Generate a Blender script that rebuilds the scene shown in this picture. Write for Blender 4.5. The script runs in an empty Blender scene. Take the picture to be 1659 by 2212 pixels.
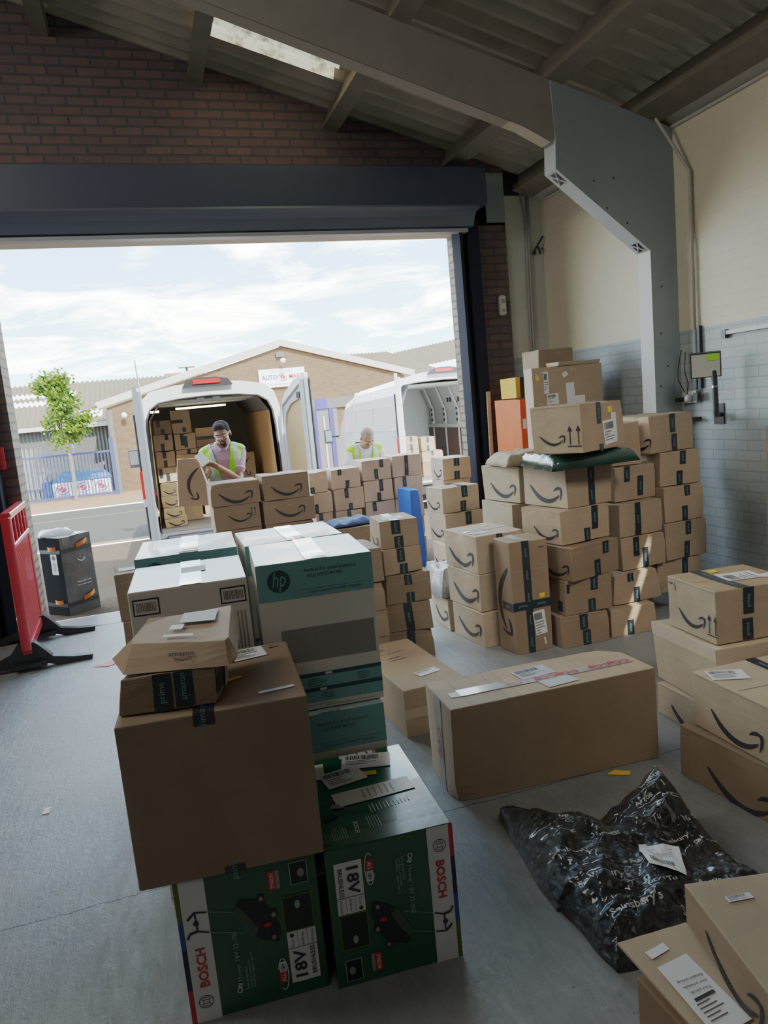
import bpy, bmesh, math, random
from math import sin, cos, pi, radians as R
from mathutils import Vector, Matrix, noise
random.seed(7)
scn = bpy.context.scene
scn.cycles.max_bounces = 6; scn.cycles.diffuse_bounces = 4; scn.cycles.glossy_bounces = 2; scn.cycles.transmission_bounces = 2; scn.cycles.adaptive_threshold = .035
col = scn.collection
# ------------------------------------------------------------------ materials
MATS = {}
def new_mat(name):
    m = bpy.data.materials.new(name); m.use_nodes = True
    nt = m.node_tree; b = nt.nodes['Principled BSDF']
    MATS[name] = m
    return m, nt, b
def N(nt, t, **kw):
    n = nt.nodes.new(t)
    for k, v in kw.items():
        if k in n.inputs: n.inputs[k].default_value = v
        else: setattr(n, k, v)
    return n
def lk(nt, a, b): nt.links.new(a, b)
def rgb(c): return (c[0], c[1], c[2], 1)
def s2l(r, g, b):
    f = lambda v: ((v/255+.055)/1.055)**2.4 if v/255 > .04045 else v/255/12.92
    return (f(r), f(g), f(b))
def plain(name, c, rough=.6, metal=0, spec=.5, emit=None, es=0, var=0, bump=0, scale=8, coat=0):
    m, nt, b = new_mat(name)
    b.inputs['Base Color'].default_value = rgb(c); b.inputs['Roughness'].default_value = rough
    b.inputs['Metallic'].default_value = metal; b.inputs['Specular IOR Level'].default_value = spec
    b.inputs['Coat Weight'].default_value = coat
    if emit: b.inputs['Emission Color'].default_value = rgb(emit); b.inputs['Emission Strength'].default_value = es
    if var or bump:
        tc = N(nt, 'ShaderNodeTexCoord'); no = N(nt, 'ShaderNodeTexNoise', Scale=scale, Detail=6.0, Roughness=.6)
        lk(nt, tc.outputs['Object'], no.inputs['Vector'])
        if var:
            mx = N(nt, 'ShaderNodeMix', data_type='RGBA'); mx.inputs[6].default_value = rgb([v*(1-var) for v in c]); mx.inputs[7].default_value = rgb([min(1, v*(1+var)) for v in c])
            lk(nt, no.outputs['Fac'], mx.inputs[0]); lk(nt, mx.outputs[2], b.inputs['Base Color'])
        if bump:
            bp = N(nt, 'ShaderNodeBump', Strength=bump, Distance=.01); lk(nt, no.outputs['Fac'], bp.inputs['Height']); lk(nt, bp.outputs[0], b.inputs['Normal'])
    return m
def card(name, c, shade=.12):
    m, nt, b = new_mat(name)
    tc = N(nt, 'ShaderNodeTexCoord'); oi = N(nt, 'ShaderNodeObjectInfo')
    no = N(nt, 'ShaderNodeTexNoise', Scale=5.0, Detail=7.0, Roughness=.65); lk(nt, tc.outputs['Object'], no.inputs['Vector'])
    wv = N(nt, 'ShaderNodeTexNoise', Scale=1.0, Detail=2.0); mp = N(nt, 'ShaderNodeMapping'); mp.inputs['Scale'].default_value = (6, 6, 160)
    lk(nt, tc.outputs['Object'], mp.inputs[0]); lk(nt, mp.outputs[0], wv.inputs['Vector'])
    ad = N(nt, 'ShaderNodeMath', operation='ADD'); lk(nt, no.outputs['Fac'], ad.inputs[0])
    ml = N(nt, 'ShaderNodeMath', operation='MULTIPLY'); ml.inputs[1].default_value = .25; lk(nt, wv.outputs['Fac'], ml.inputs[0]); lk(nt, ml.outputs[0], ad.inputs[1])
    rr = N(nt, 'ShaderNodeMath', operation='MULTIPLY_ADD'); rr.inputs[1].default_value = .3; lk(nt, oi.outputs['Random'], rr.inputs[0]); lk(nt, ad.outputs[0], rr.inputs[2])
    cr = N(nt, 'ShaderNodeValToRGB'); cr.color_ramp.elements[0].position = .35; cr.color_ramp.elements[1].position = 1.15 if False else 1.0
    cr.color_ramp.elements[0].color = rgb([v*(1-shade*1.6) for v in c]); cr.color_ramp.elements[1].color = rgb([min(1, v*(1+shade*1.3)) for v in c])
    lk(nt, rr.outputs[0], cr.inputs[0]); lk(nt, cr.outputs[0], b.inputs['Base Color'])
    b.inputs['Roughness'].default_value = .72; b.inputs['Specular IOR Level'].default_value = .3
    bp = N(nt, 'ShaderNodeBump', Strength=.25, Distance=.004); lk(nt, ad.outputs[0], bp.inputs['Height']); lk(nt, bp.outputs[0], b.inputs['Normal'])
    return m
def brick(name, c1, c2, mortar, axes='xz', size=(.225, .075), msize=.01, rough=.85, bump=.6, split=None, tint2=None, vary=.35, off=(0, 0)):
    """axes: which object coordinates run along and up the wall; split: z above which 'tint2' paint is used."""
    m, nt, b = new_mat(name)
    tc = N(nt, 'ShaderNodeTexCoord'); sp = N(nt, 'ShaderNodeSeparateXYZ'); lk(nt, tc.outputs['Object'], sp.inputs[0])
    cb = N(nt, 'ShaderNodeCombineXYZ'); ix = {'x': 0, 'y': 1, 'z': 2}
    lk(nt, sp.outputs[ix[axes[0]]], cb.inputs[0]); lk(nt, sp.outputs[ix[axes[1]]], cb.inputs[1])
    br = N(nt, 'ShaderNodeTexBrick', Scale=1.0); br.inputs['Brick Width'].default_value = size[0]; br.inputs['Row Height'].default_value = size[1]
    br.inputs['Mortar Size'].default_value = msize; br.inputs['Mortar Smooth'].default_value = .3; br.inputs['Bias'].default_value = -.1
    br.inputs['Color1'].default_value = rgb(c1); br.inputs['Color2'].default_value = rgb(c2); br.inputs['Mortar'].default_value = rgb(mortar)
    # slight wobble so that the courses look hand laid
    no = N(nt, 'ShaderNodeTexNoise', Scale=3.0, Detail=4.0); lk(nt, cb.outputs[0], no.inputs['Vector'])
    sc = N(nt, 'ShaderNodeVectorMath', operation='SCALE'); sc.inputs['Scale'].default_value = .012; lk(nt, no.outputs['Color'], sc.inputs[0])
    av = N(nt, 'ShaderNodeVectorMath', operation='ADD'); lk(nt, cb.outputs[0], av.inputs[0]); lk(nt, sc.outputs[0], av.inputs[1]); lk(nt, av.outputs[0], br.inputs['Vector'])
    n2 = N(nt, 'ShaderNodeTexNoise', Scale=7.0, Detail=8.0, Roughness=.7); lk(nt, cb.outputs[0], n2.inputs['Vector'])
    mr = N(nt, 'ShaderNodeMapRange'); mr.inputs['To Min'].default_value = 1-vary; mr.inputs['To Max'].default_value = 1+vary; lk(nt, n2.outputs['Fac'], mr.inputs[0])
    hm = N(nt, 'ShaderNodeVectorMath', operation='SCALE'); lk(nt, mr.outputs[0], hm.inputs['Scale'])
    colour = br.outputs['Color']
    if split is not None:
        gt = N(nt, 'ShaderNodeMath', operation='GREATER_THAN'); gt.inputs[1].default_value = split; lk(nt, sp.outputs[2], gt.inputs[0])
        mx = N(nt, 'ShaderNodeMix', data_type='RGBA', blend_type='MIX'); lk(nt, gt.outputs[0], mx.inputs[0]); lk(nt, colour, mx.inputs[6])
        mx.inputs[7].default_value = rgb(tint2)
        mm = N(nt, 'ShaderNodeMix', data_type='RGBA', blend_type='MULTIPLY'); mm.inputs[0].default_value = .35
        lk(nt, mx.outputs[2], mm.inputs[6]); lk(nt, br.outputs['Color'], mm.inputs[7]); colour = mx.outputs[2]
    lk(nt, colour, hm.inputs[0]); lk(nt, hm.outputs[0], b.inputs['Base Color'])
    hh = N(nt, 'ShaderNodeMath', operation='MULTIPLY_ADD'); hh.inputs[1].default_value = -1.0; lk(nt, br.outputs['Fac'], hh.inputs[0])
    h2 = N(nt, 'ShaderNodeMath', operation='MULTIPLY'); h2.inputs[1].default_value = .35; lk(nt, n2.outputs['Fac'], h2.inputs[0]); lk(nt, h2.outputs[0], hh.inputs[2])
    bp = N(nt, 'ShaderNodeBump', Strength=bump, Distance=.012); lk(nt, hh.outputs[0], bp.inputs['Height']); lk(nt, bp.outputs[0], b.inputs['Normal'])
    b.inputs['Roughness'].default_value = rough
    return m

KRAFT = card('kraft', (.38, .28, .19)); KRAFT_P = card('kraft_pale', (.47, .375, .27)); KRAFT_D = card('kraft_dark', (.265, .185, .12)); KRAFT_PKLIT = card('kraft_pinkish_lit', (.60, .45, .34))  # last kraft is brightened to stand in for sky light at the doorway
TAPE = plain('black_tape', (.018, .025, .035), .3); TAPETXT = plain('tape_lettering', (.16, .33, .36), .4)
INK = plain('black_ink', (.02, .022, .028), .55); INKSOFT = plain('grey_ink', (.09, .08, .075), .6)
PAPER = plain('white_paper', (.75, .76, .78), .6); YEL = plain('yellow_sticker', (.85, .56, .04), .5)
CLEARTAPE = plain('clear_tape', (.55, .58, .6), .15, coat=.5)
WHITE = plain('white_print', (.72, .73, .74), .5); RED = plain('red_print', (.5, .02, .03), .5)
GREEN = plain('green_print', (.0035, .075, .03), .22, coat=.6); GREENLT = plain('light_print_on_green', (.25, .42, .33), .4)
GREENDK = plain('dark_print', (.006, .014, .012), .3)
TEAL = plain('teal_print', (.17, .42, .44), .45, coat=.2); TEALDK = plain('dark_teal_ink', (.02, .07, .085), .5); CARTONW = plain('white_carton', (.80, .76, .69), .5, var=.06, coat=.1)
CARTONTOP = plain('glossy_white_carton', (.40, .50, .53), .28, var=.08, coat=.25)
GREYPR = plain('grey_print', (.27, .26, .24), .55)
BLUEPR = plain('blue_print', (.03, .07, .30), .5)
BLACKP = plain('black_plastic', (.012, .012, .014), .4); BLACKM = plain('black_metal', (.02, .022, .027), .38, metal=.2)
VANW = plain('van_white', (.60, .64, .68), .22, coat=.7); VANIN = plain('van_inner_white', (.60, .63, .62), .45); RUBBER = plain('rubber', (.015, .015, .016), .7)
PLY = plain('plywood', (.52, .33, .16), .6, var=.2, scale=3); VGLASS = plain('mirror_glass', (.35, .42, .48), .05, metal=.8)
REDL = plain('red_lamp', (.65, .02, .02), .2, emit=(.8, .03, .02), es=.35); LEDW = plain('led_light', (1, .9, .7), .4, emit=(1, .86, .6), es=6)
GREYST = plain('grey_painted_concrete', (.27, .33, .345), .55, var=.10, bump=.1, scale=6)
GREYLT = plain('pale_lit_concrete', (.50, .54, .55), .5, var=.08, bump=.1)
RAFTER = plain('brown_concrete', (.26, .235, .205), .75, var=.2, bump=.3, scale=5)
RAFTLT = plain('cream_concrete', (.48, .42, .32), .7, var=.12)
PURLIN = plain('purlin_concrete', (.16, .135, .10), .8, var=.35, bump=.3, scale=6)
HAZESTEEL = plain('hazed_blue_steel', (.085, .11, .15), .45, var=.06)  # bluish lens haze is mixed into this steel colour and the next
HAZESTEEL2 = plain('dark_hazed_steel', (.045, .062, .095), .4)
RAIL = plain('dark_rail', (.014, .018, .028), .8, spec=.1)
PIPE = plain('conduit_paint', (.33, .31, .29), .5)
SKIN = plain('skin', (.30, .145, .085), .5); SKIN2 = plain('skin_fair', (.30, .155, .092), .5)
HAIR = plain('dark_hair', (.03, .027, .028), .9, spec=.1); SHAVEN = plain('shaven_hair', (.16, .10, .075), .7)
# ------------------------------------------------------------------ mesh helpers
class MB:
    def __init__(s): s.v = []; s.f = []; s.m = []; s.mats = []
    def mi(s, mat):
        if mat not in s.mats: s.mats.append(mat)
        return s.mats.index(mat)
    def add(s, vs, fs, mat=None, xf=None):
        o = len(s.v)
        s.v += [tuple(xf(Vector(p))) if xf else tuple(p) for p in vs]
        k = s.mi(mat) if mat else 0
        for f in fs: s.f.append([i+o for i in f]); s.m.append(k)
    def quad(s, a, b, c, d, mat=None): s.add([a, b, c, d], [(0, 1, 2, 3)], mat)
    def box(s, c, sz, mat=None, rot=None):
        x, y, z = [q/2 for q in sz]
        vs = [Vector((i*x, j*y, k*z)) for i in (-1, 1) for j in (-1, 1) for k in (-1, 1)]
        if rot is not None: vs = [rot @ p for p in vs]
        vs = [p+Vector(c) for p in vs]
        s.add(vs, [(0, 1, 3, 2), (4, 6, 7, 5), (0, 4, 5, 1), (2, 3, 7, 6), (0, 2, 6, 4), (1, 5, 7, 3)], mat)
    def bb(s, x0, x1, y0, y1, z0, z1, mat=None): s.box(((x0+x1)/2, (y0+y1)/2, (z0+z1)/2), (abs(x1-x0), abs(y1-y0), abs(z1-z0)), mat)
    def tube(s, pts, r, mat=None, n=10, cap=True):
        pts = [Vector(p) for p in pts]; rs = r if isinstance(r, (list, tuple)) else [r]*len(pts)
        base = len(s.v); vs = []; fs = []
        up = None
        for i, p in enumerate(pts):
            t = (pts[min(i+1, len(pts)-1)]-pts[max(i-1, 0)]).normalized()
            if up is None: up = t.orthogonal().normalized()
            up = (up-up.dot(t)*t).normalized(); sd = t.cross(up)
            for k in range(n):
                a = 2*pi*k/n; vs.append(p+(up*cos(a)+sd*sin(a))*rs[i])
        for i in range(len(pts)-1):
            for k in range(n): fs.append((i*n+k, i*n+(k+1) % n, (i+1)*n+(k+1) % n, (i+1)*n+k))
        if cap: fs.append(tuple(range(n-1, -1, -1))); fs.append(tuple((len(pts)-1)*n+k for k in range(n)))
        s.add(vs, fs, mat)
    def prism(s, poly, axis, a, b, mat=None, mat_side=None):
        """poly: 2D points; axis 'y' -> points are (x,z) ; 'x' -> (y,z) ; 'z' -> (x,y)"""
        def P(q, t): return {'y': (q[0], t, q[1]), 'x': (t, q[0], q[1]), 'z': (q[0], q[1], t)}[axis]
        n = len(poly); vs = [P(q, a) for q in poly]+[P(q, b) for q in poly]
        s.add(vs, [tuple(range(n)), tuple(range(2*n-1, n-1, -1))], mat)
        s.add(vs, [(i, i+n, (i+1) % n+n, (i+1) % n) for i in range(n)], mat_side or mat)
    def ell(s, c, r, mat=None, nu=16, nv=10, xf=None):
        vs = []; fs = []
        for j in range(nv+1):
            t = pi*j/nv
            for i in range(nu):
                a = 2*pi*i/nu; vs.append(Vector((c[0]+r[0]*sin(t)*cos(a), c[1]+r[1]*sin(t)*sin(a), c[2]+r[2]*cos(t))))
        for j in range(nv):
            for i in range(nu): fs.append((j*nu+i, (j+1)*nu+i, (j+1)*nu+(i+1) % nu, j*nu+(i+1) % nu))
        s.add(vs, fs, mat, xf)
    def loft(s, rings, mat=None, n=20):
        """rings: (centre, rx, ry) horizontal superellipse-ish rings joined"""
        vs = []; fs = []
        for c, rx, ry in rings:
            for k in range(n):
                a = 2*pi*k/n; ca, sa = cos(a), sin(a)
                vs.append(Vector(c)+Vector((rx*math.copysign(abs(ca)**.8, ca), ry*math.copysign(abs(sa)**.8, sa), 0)))
        for i in range(len(rings)-1):
            for k in range(n): fs.append((i*n+k, i*n+(k+1) % n, (i+1)*n+(k+1) % n, (i+1)*n+k))
        fs.append(tuple(range(n-1, -1, -1))); fs.append(tuple((len(rings)-1)*n+k for k in range(n)))
        s.add(vs, fs, mat)
    def build(s, name, mat=None, parent=None, smooth=False, loc=None, fix=True, merge=0):
        me = bpy.data.meshes.new(name); me.from_pydata(s.v, [], s.f)
        for m in (s.mats or ([mat] if mat else [])): me.materials.append(m)
        if s.mats:
            for p, k in zip(me.polygons, s.m): p.material_index = k
        if fix or merge:
            bm = bmesh.new(); bm.from_mesh(me)
            if merge: bmesh.ops.remove_doubles(bm, verts=bm.verts, dist=merge)
            bmesh.ops.recalc_face_normals(bm, faces=bm.faces); bm.to_mesh(me); bm.free()
        if smooth:
            for p in me.polygons: p.use_smooth = True
        me.update()
        o = bpy.data.objects.new(name, me); col.objects.link(o)
        if parent: o.parent = parent
        if loc: o.location = loc
        return o
def tag(o, label=None, cat=None, group=None, kind=None):
    if label: o['label'] = label
    if cat: o['category'] = cat
    if group: o['group'] = group
    if kind: o['kind'] = kind
    return o
def empty(name, loc=(0, 0, 0), rz=0, **k):
    o = bpy.data.objects.new(name, None); o.location = loc; o.rotation_euler = (0, 0, rz); o.empty_display_size = .1; col.objects.link(o)
    return tag(o, **k)
def struct(mb, name, mat=None, **k):
    o = mb.build(name, mat, **k); o['kind'] = 'structure'; return o
_tc = {}
def text2d(s, bold=0.0, shear=0.0):
    """flat outline mesh of a word, height normalised so that capitals are about 1 high; returns verts (centred), faces, width"""
    key = (s, bold, shear)
    if key in _tc: return _tc[key]
    cu = bpy.data.curves.new('lettering', 'FONT'); cu.body = s; cu.size = 1.4; cu.align_x = 'CENTER'; cu.align_y = 'CENTER'; cu.resolution_u = 2; cu.offset = bold; cu.shear = shear
    ob = bpy.data.objects.new('lettering', cu); col.objects.link(ob)
    dg = bpy.context.evaluated_depsgraph_get(); dg.update(); me = bpy.data.meshes.new_from_object(ob.evaluated_get(dg))
    vs = [(v.co.x, v.co.y) for v in me.vertices]; fs = [tuple(p.vertices) for p in me.polygons]
    bpy.data.objects.remove(ob); bpy.data.curves.remove(cu); bpy.data.meshes.remove(me)
    if vs:
        x0 = min(v[0] for v in vs); x1 = max(v[0] for v in vs); y0 = min(v[1] for v in vs); y1 = max(v[1] for v in vs)
        vs = [(v[0]-(x0+x1)/2, v[1]-(y0+y1)/2) for v in vs]; w = x1-x0
    else: w = 1
    _tc[key] = (vs, fs, w); return _tc[key]
# ------------------------------------------------------------------ cartons
def grid_rect(u0, v0, u1, v1, nx, ny):
    vs = [(u0+(u1-u0)*i/nx, v0+(v1-v0)*j/ny) for j in range(ny+1) for i in range(nx+1)]
    fs = [(j*(nx+1)+i, j*(nx+1)+i+1, (j+1)*(nx+1)+i+1, (j+1)*(nx+1)+i) for j in range(ny) for i in range(nx)]
    return vs, fs
def smile2d():
    n = 14; up = []; lo = []
    for i in range(n+1):
        t = i/n; x = .90*t; y = .30-1.02*t+.86*t*t; th = .046*(sin(pi*min(1, t*.93+.03)**.85))**.75+.003
        dx, dy = .90, -1.02+1.72*t; L = math.hypot(dx, dy); nx, ny = -dy/L, dx/L
        up.append((x+nx*th, y+ny*th)); lo.append((x-nx*th, y-ny*th))
    vs = up+lo; fs = [(i, i+n+1, i+n+2, i+1) for i in range(n)]
    st = [(.74, .215, .006), (.81, .262, .024), (.89, .285, .030), (.955, .270, .030), (.965, .20, .026), (.95, .12, .020), (.915, .03, .006)]
    o = len(vs)
    for i, (x, y, th) in enumerate(st):
        a = st[max(i-1, 0)]; b = st[min(i+1, len(st)-1)]; dx, dy = b[0]-a[0], b[1]-a[1]; L = math.hypot(dx, dy)
        vs += [(x-dy/L*th, y+dx/L*th), (x+dy/L*th, y-dx/L*th)]
    fs += [(o+2*i, o+2*i+1, o+2*i+3, o+2*i+2) for i in range(len(st)-1)]
    return [(x-.48, y-.14) for x, y in vs], fs
SMILE = smile2d()
class Carton:
    def __init__(s, name, p, label, cat='box', group=None, mat=None, amp=.006, bulge=.006, seed=None, n=9, mats=None, seam=True):
        x, y, yaw, w, d, h, z0 = p; s.w, s.d, s.h = w, d, h; s.seed = seed or random.randint(1, 99999)
        rnd = random.Random(s.seed); a = R(yaw)
        s.cj = {(i, j, k): Vector([rnd.uniform(-amp, amp) for _ in range(2)]+[(0 if k == -1 else -abs(rnd.uniform(0, amp))*.5)]) for i in (-1, 1) for j in (-1, 1) for k in (-1, 1)}
        s.dents = []
        if amp >= .005:
            for _ in range(4):   # crushed corners and knocked edges
                q = [rnd.choice((-1, 1)), rnd.choice((-1, 1)), rnd.choice((-1, 1, 1))]
                if rnd.random() < .55: q[rnd.randrange(2)] *= rnd.uniform(-.8, .8)
                c_ = Vector((q[0]*w/2, q[1]*d/2, (q[2]+1)*h/2)); s.dents.append((c_, Vector((-q[0], -q[1], -max(0, q[2]))).normalized()*rnd.uniform(.006, .016), rnd.uniform(.035, .07)))
        s.bul = [bulge*rnd.uniform(-.5, .7) for _ in range(6)]; s.bul[4] = -abs(s.bul[4])-.003; s.bul[5] = 0
        mb = MB(); V, F = [], []
        for face in 'FBLRTD':
            U, W = s.dims(face); nx = ny = n
            vs, fs = grid_rect(0, 0, U, W, nx, ny)
            vv = [s.P(face, u, v, 0) for u, v in vs]
            mb.add(vv, fs, (mats or {}).get(face, mat or KRAFT))
        cx_, cy_ = x+cos(a)*w/2-sin(a)*d/2, y+sin(a)*w/2+cos(a)*d/2
        s.o = mb.build(name, parent=None, merge=.0005); s.o.location = (cx_, cy_, z0); s.o.rotation_euler = (0, 0, a)
        bev = s.o.modifiers.new('b', 'BEVEL'); bev.width = .004; bev.segments = 2; bev.limit_method = 'ANGLE'; bev.angle_limit = R(50)
        tag(s.o, label, cat, group)
        if seam:   # the slit between the two top flaps and the end flap folds
            m2 = MB()
            s.rect(m2, 'T', .02*w, d/2-.0015, .98*w, d/2+.0015, INKSOFT, 10, 1, eps=.0008)
            for f_, U_ in (('F', w), ('L', d)):
                v_ = h*random.Random(s.seed+7).uniform(.72, .86) if f_ == 'F' else h*.955
                s.rect(m2, f_, .03*U_, v_, .97*U_, v_+.0013, KRAFT_P if f_ == 'F' else INKSOFT, 10, 1, eps=.001)
            m2.build('flap_seam', parent=s.o, fix=False)
    def dims(s, f): return {'F': (s.w, s.h), 'B': (s.w, s.h), 'L': (s.d, s.h), 'R': (s.d, s.h), 'T': (s.w, s.d), 'D': (s.w, s.d)}[f]
    def P(s, f, u, v, e):
        w, d, h = s.w, s.d, s.h
        p, nrm = {'F': ((u-w/2, -d/2, v), (0, -1, 0)), 'B': ((w/2-u, d/2, v), (0, 1, 0)), 'L': ((-w/2, d/2-u, v), (-1, 0, 0)), 'R': ((w/2, u-d/2, v), (1, 0, 0)),
                  'T': ((u-w/2, v-d/2, h), (0, 0, 1)), 'D': ((u-w/2, d/2-v, 0), (0, 0, -1))}[f]
        p = Vector(p); q = (p.x/(w/2), p.y/(d/2), p.z/(h/2)-1)
        off = Vector((0, 0, 0))
        for (i, j, k), c in s.cj.items(): off += c*((1+i*q[0])/2)*((1+j*q[1])/2)*((1+k*q[2])/2)
        for c_, dv_, r_ in s.dents:
            dd = (p-c_).length_squared/(r_*r_)
            if dd < 6: off = off+dv_*math.exp(-dd)
        b = 'FBLRTD'.index(f); c2 = {'F': (q[0], q[2]), 'B': (q[0], q[2]), 'L': (q[1], q[2]), 'R': (q[1], q[2]), 'T': (q[0], q[1]), 'D': (q[0], q[1])}[f]
        bu = 0 if f == 'D' else s.bul[b]*(1-c2[0]**2)*(1-c2[1]**2)
        wob = 0 if f in 'DT' else .0025*noise.noise(Vector((q[0]*2.2+s.seed, q[1]*2.2, q[2]*2.2)))*(1-max(abs(c2[0]), abs(c2[1]))**4)
        return p+off+Vector(nrm)*(bu+wob+e)
    def put(s, mb, f, vs, fs, mat, eps=.0022): mb.add([s.P(f, u, v, eps) for u, v in vs], fs, mat)
    def rect(s, mb, f, u0, v0, u1, v1, mat, nx=6, ny=6, eps=.0022):
        vs, fs = grid_rect(u0, v0, u1, v1, nx, ny); s.put(mb, f, vs, fs, mat, eps)
    def shape(s, mb, f, sh, cx, cy, sx, sy=None, rot=0, mat=INK, eps=.003):
        sy = sy or sx; c, q = cos(R(rot)), sin(R(rot))
        s.put(mb, f, [(cx+(x*sx)*c-(y*sy)*q, cy+(x*sx)*q+(y*sy)*c) for x, y in sh[0]], sh[1], mat, eps)
    def text(s, mb, f, t, cx, cy, hgt, rot=0, mat=INK, eps=.0035, bold=.0, width=None, shear=0):
        vs, fs, w = text2d(t, bold, shear)
        sx = width/w if width else hgt
        s.shape(mb, f, (vs, fs), cx, cy, sx, hgt, rot, mat, eps)
    def smile(s, f='L', cx=.5, cy=.33, size=.62, rot=0, mat=INK):
        U, V = s.dims(f); mb = MB(); s.shape(mb, f, SMILE, cx*U, cy*V, size*(U if rot % 180 == 0 else V), None, rot, mat); mb.build('smile_print', parent=s.o, fix=False); return s
    def tape(s, f='F', c=.55, width=.055, v0=0, v1=1, horiz=False, txt=True, mat=None, word='prime', tmat=None):
        U, V = s.dims(f); mb = MB(); hw = width/2
        if horiz: s.rect(mb, f, v0*U, c*V-hw, v1*U, c*V+hw, mat or TAPE, 12, 2)
        else: s.rect(mb, f, c*U-hw, v0*V, c*U+hw, v1*V, mat or TAPE, 2, 12)
        if txt:
            L = (v1-v0)*(U if horiz else V); n = max(1, int(L/.13))
            for i in range(n):
                t = (v0+(v1-v0)*(i+.5)/n)
                if horiz: s.text(mb, f, word, t*U, c*V, width*.34, 0, tmat or TAPETXT, .004)
                else: s.text(mb, f, word, c*U, t*V, width*.34, 90, tmat or TAPETXT, .004)
        mb.build('packing_tape', parent=s.o, fix=False); return s
    def label(s, f, cx, cy, w, h, rot=0, bars=True, mat=PAPER, lines=4, name='shipping_label'):
        U, V = s.dims(f); mb = MB(); c, q = cos(R(rot)), sin(R(rot)); X, Y = cx*U, cy*V
        def T(vs): return [(X+x*c-y*q, Y+x*q+y*c) for x, y in vs]
        vs, fs = grid_rect(-w/2, -h/2, w/2, h/2, 5, 5); s.put(mb, f, T(vs), fs, mat, .003)
        rnd = random.Random(s.seed+int(cx*99))
        if bars:
            x = -w*.42
            while x < w*.25:
                bw = w*rnd.choice((.008, .016, .024)); vs, fs = grid_rect(x, h*.12, x+bw, h*.40, 1, 1); s.put(mb, f, T(vs), fs, INK, .0042); x += bw+w*rnd.choice((.012, .02))
            for i in range(lines):
                y = h*(.02-.11*i); l = w*rnd.uniform(.3, .8); vs, fs = grid_rect(-w*.42, y-h*.018, -w*.42+l, y+h*.012, 3, 1); s.put(mb, f, T(vs), fs, INKSOFT if i else INK, .0042)
        mb.build(name, parent=s.o, fix=False); return s
    def arrows(s, f, cx, cy, h):
        U, V = s.dims(f); mb = MB(); X, Y = cx*U, cy*V
        for dx in (-h*.22, h*.22):
            s.rect(mb, f, X+dx-h*.03, Y-h*.4, X+dx+h*.03, Y+h*.3, INK, 1, 2, .003)
            s.put(mb, f, [(X+dx-h*.13, Y+h*.22), (X+dx+h*.13, Y+h*.22), (X+dx, Y+h*.5)], [(0, 1, 2)], INK, .003)
        s.rect(mb, f, X-h*.36, Y-h*.5, X+h*.36, Y-h*.45, INK, 2, 1, .003)
        mb.build('this_way_up_print', parent=s.o, fix=False); return s
# ------------------------------------------------------------------ camera, world, lights
cam = bpy.data.objects.new('camera', bpy.data.cameras.new('camera')); col.objects.link(cam)
cam.data.sensor_fit = 'VERTICAL'; cam.data.sensor_height = 24; cam.data.sensor_width = 18; cam.data.lens = 24*1617/2212; cam.data.clip_end = 300; cam.data.clip_start = .02
mw = Matrix(((0.9473073, 0.130114, -0.29271), (-0.3068065, 0.105876, -0.9458647), (-0.0920793, 0.9858299, 0.1402169))).to_4x4()
mw.translation = (0, 0, 1.65); cam.matrix_world = mw; scn.camera = cam
# phone-like tone curve: dark room opened up, bright street held back
vs_ = scn.view_settings; vs_.view_transform = 'Standard'; vs_.look = 'None'; vs_.exposure = 0; vs_.gamma = 1
vs_.use_curve_mapping = True; cm = vs_.curve_mapping; cm.white_level = (6, 6, 6); cc = cm.curves[3]
for x_, y_ in ((.012, .225), (.020, .335), (.035, .43), (.060, .52), (.117, .62), (.233, .735), (.583, .885)): cc.points.new(x_, y_)
for q_ in cc.points: q_.handle_type = 'VECTOR'
cm.update()
w = bpy.data.worlds.new('sky'); scn.world = w; w.use_nodes = True; nt = w.node_tree; nt.nodes.clear()
tc = N(nt, 'ShaderNodeTexCoord'); sp = N(nt, 'ShaderNodeSeparateXYZ'); lk(nt, tc.outputs['Generated'], sp.inputs[0])
gr = N(nt, 'ShaderNodeValToRGB'); e = gr.color_ramp.elements; e[0].position = 0; e[0].color = (.80, .92, 1, 1); e[1].position = 1; e[1].color = (.22, .36, .55, 1)
e.new(.08).color = (.58, .80, .92, 1); e.new(.30).color = (.25, .50, .70, 1); lk(nt, sp.outputs[2], gr.inputs[0])
# clouds on a flat layer above: direction / height
dv = N(nt, 'ShaderNodeMath', operation='ADD'); dv.inputs[1].default_value = .12; lk(nt, sp.outputs[2], dv.inputs[0])
iv = N(nt, 'ShaderNodeMath', operation='DIVIDE'); iv.inputs[0].default_value = 1.0; lk(nt, dv.outputs[0], iv.inputs[1])
sc_ = N(nt, 'ShaderNodeVectorMath', operation='SCALE'); lk(nt, tc.outputs['Generated'], sc_.inputs[0]); lk(nt, iv.outputs[0], sc_.inputs['Scale'])
mp = N(nt, 'ShaderNodeMapping'); mp.inputs['Scale'].default_value = (1.0, 1.0, .6); mp.inputs['Rotation'].default_value = (0, 0, .5); mp.inputs['Location'].default_value = (.9, .35, 0); lk(nt, sc_.outputs[0], mp.inputs[0])
cn = N(nt, 'ShaderNodeTexNoise', Scale=1.7, Detail=9.0, Roughness=.62, Distortion=.5); lk(nt, mp.outputs[0], cn.inputs['Vector'])
cr = N(nt, 'ShaderNodeValToRGB'); cr.color_ramp.elements[0].position = .46; cr.color_ramp.elements[1].position = .66; lk(nt, cn.outputs['Fac'], cr.inputs[0])
mx = N(nt, 'ShaderNodeMix', data_type='RGBA'); lk(nt, cr.outputs[0], mx.inputs[0]); lk(nt, gr.outputs[0], mx.inputs[6]); mx.inputs[7].default_value = (1.5, 1.44, 1.36, 1)
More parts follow.
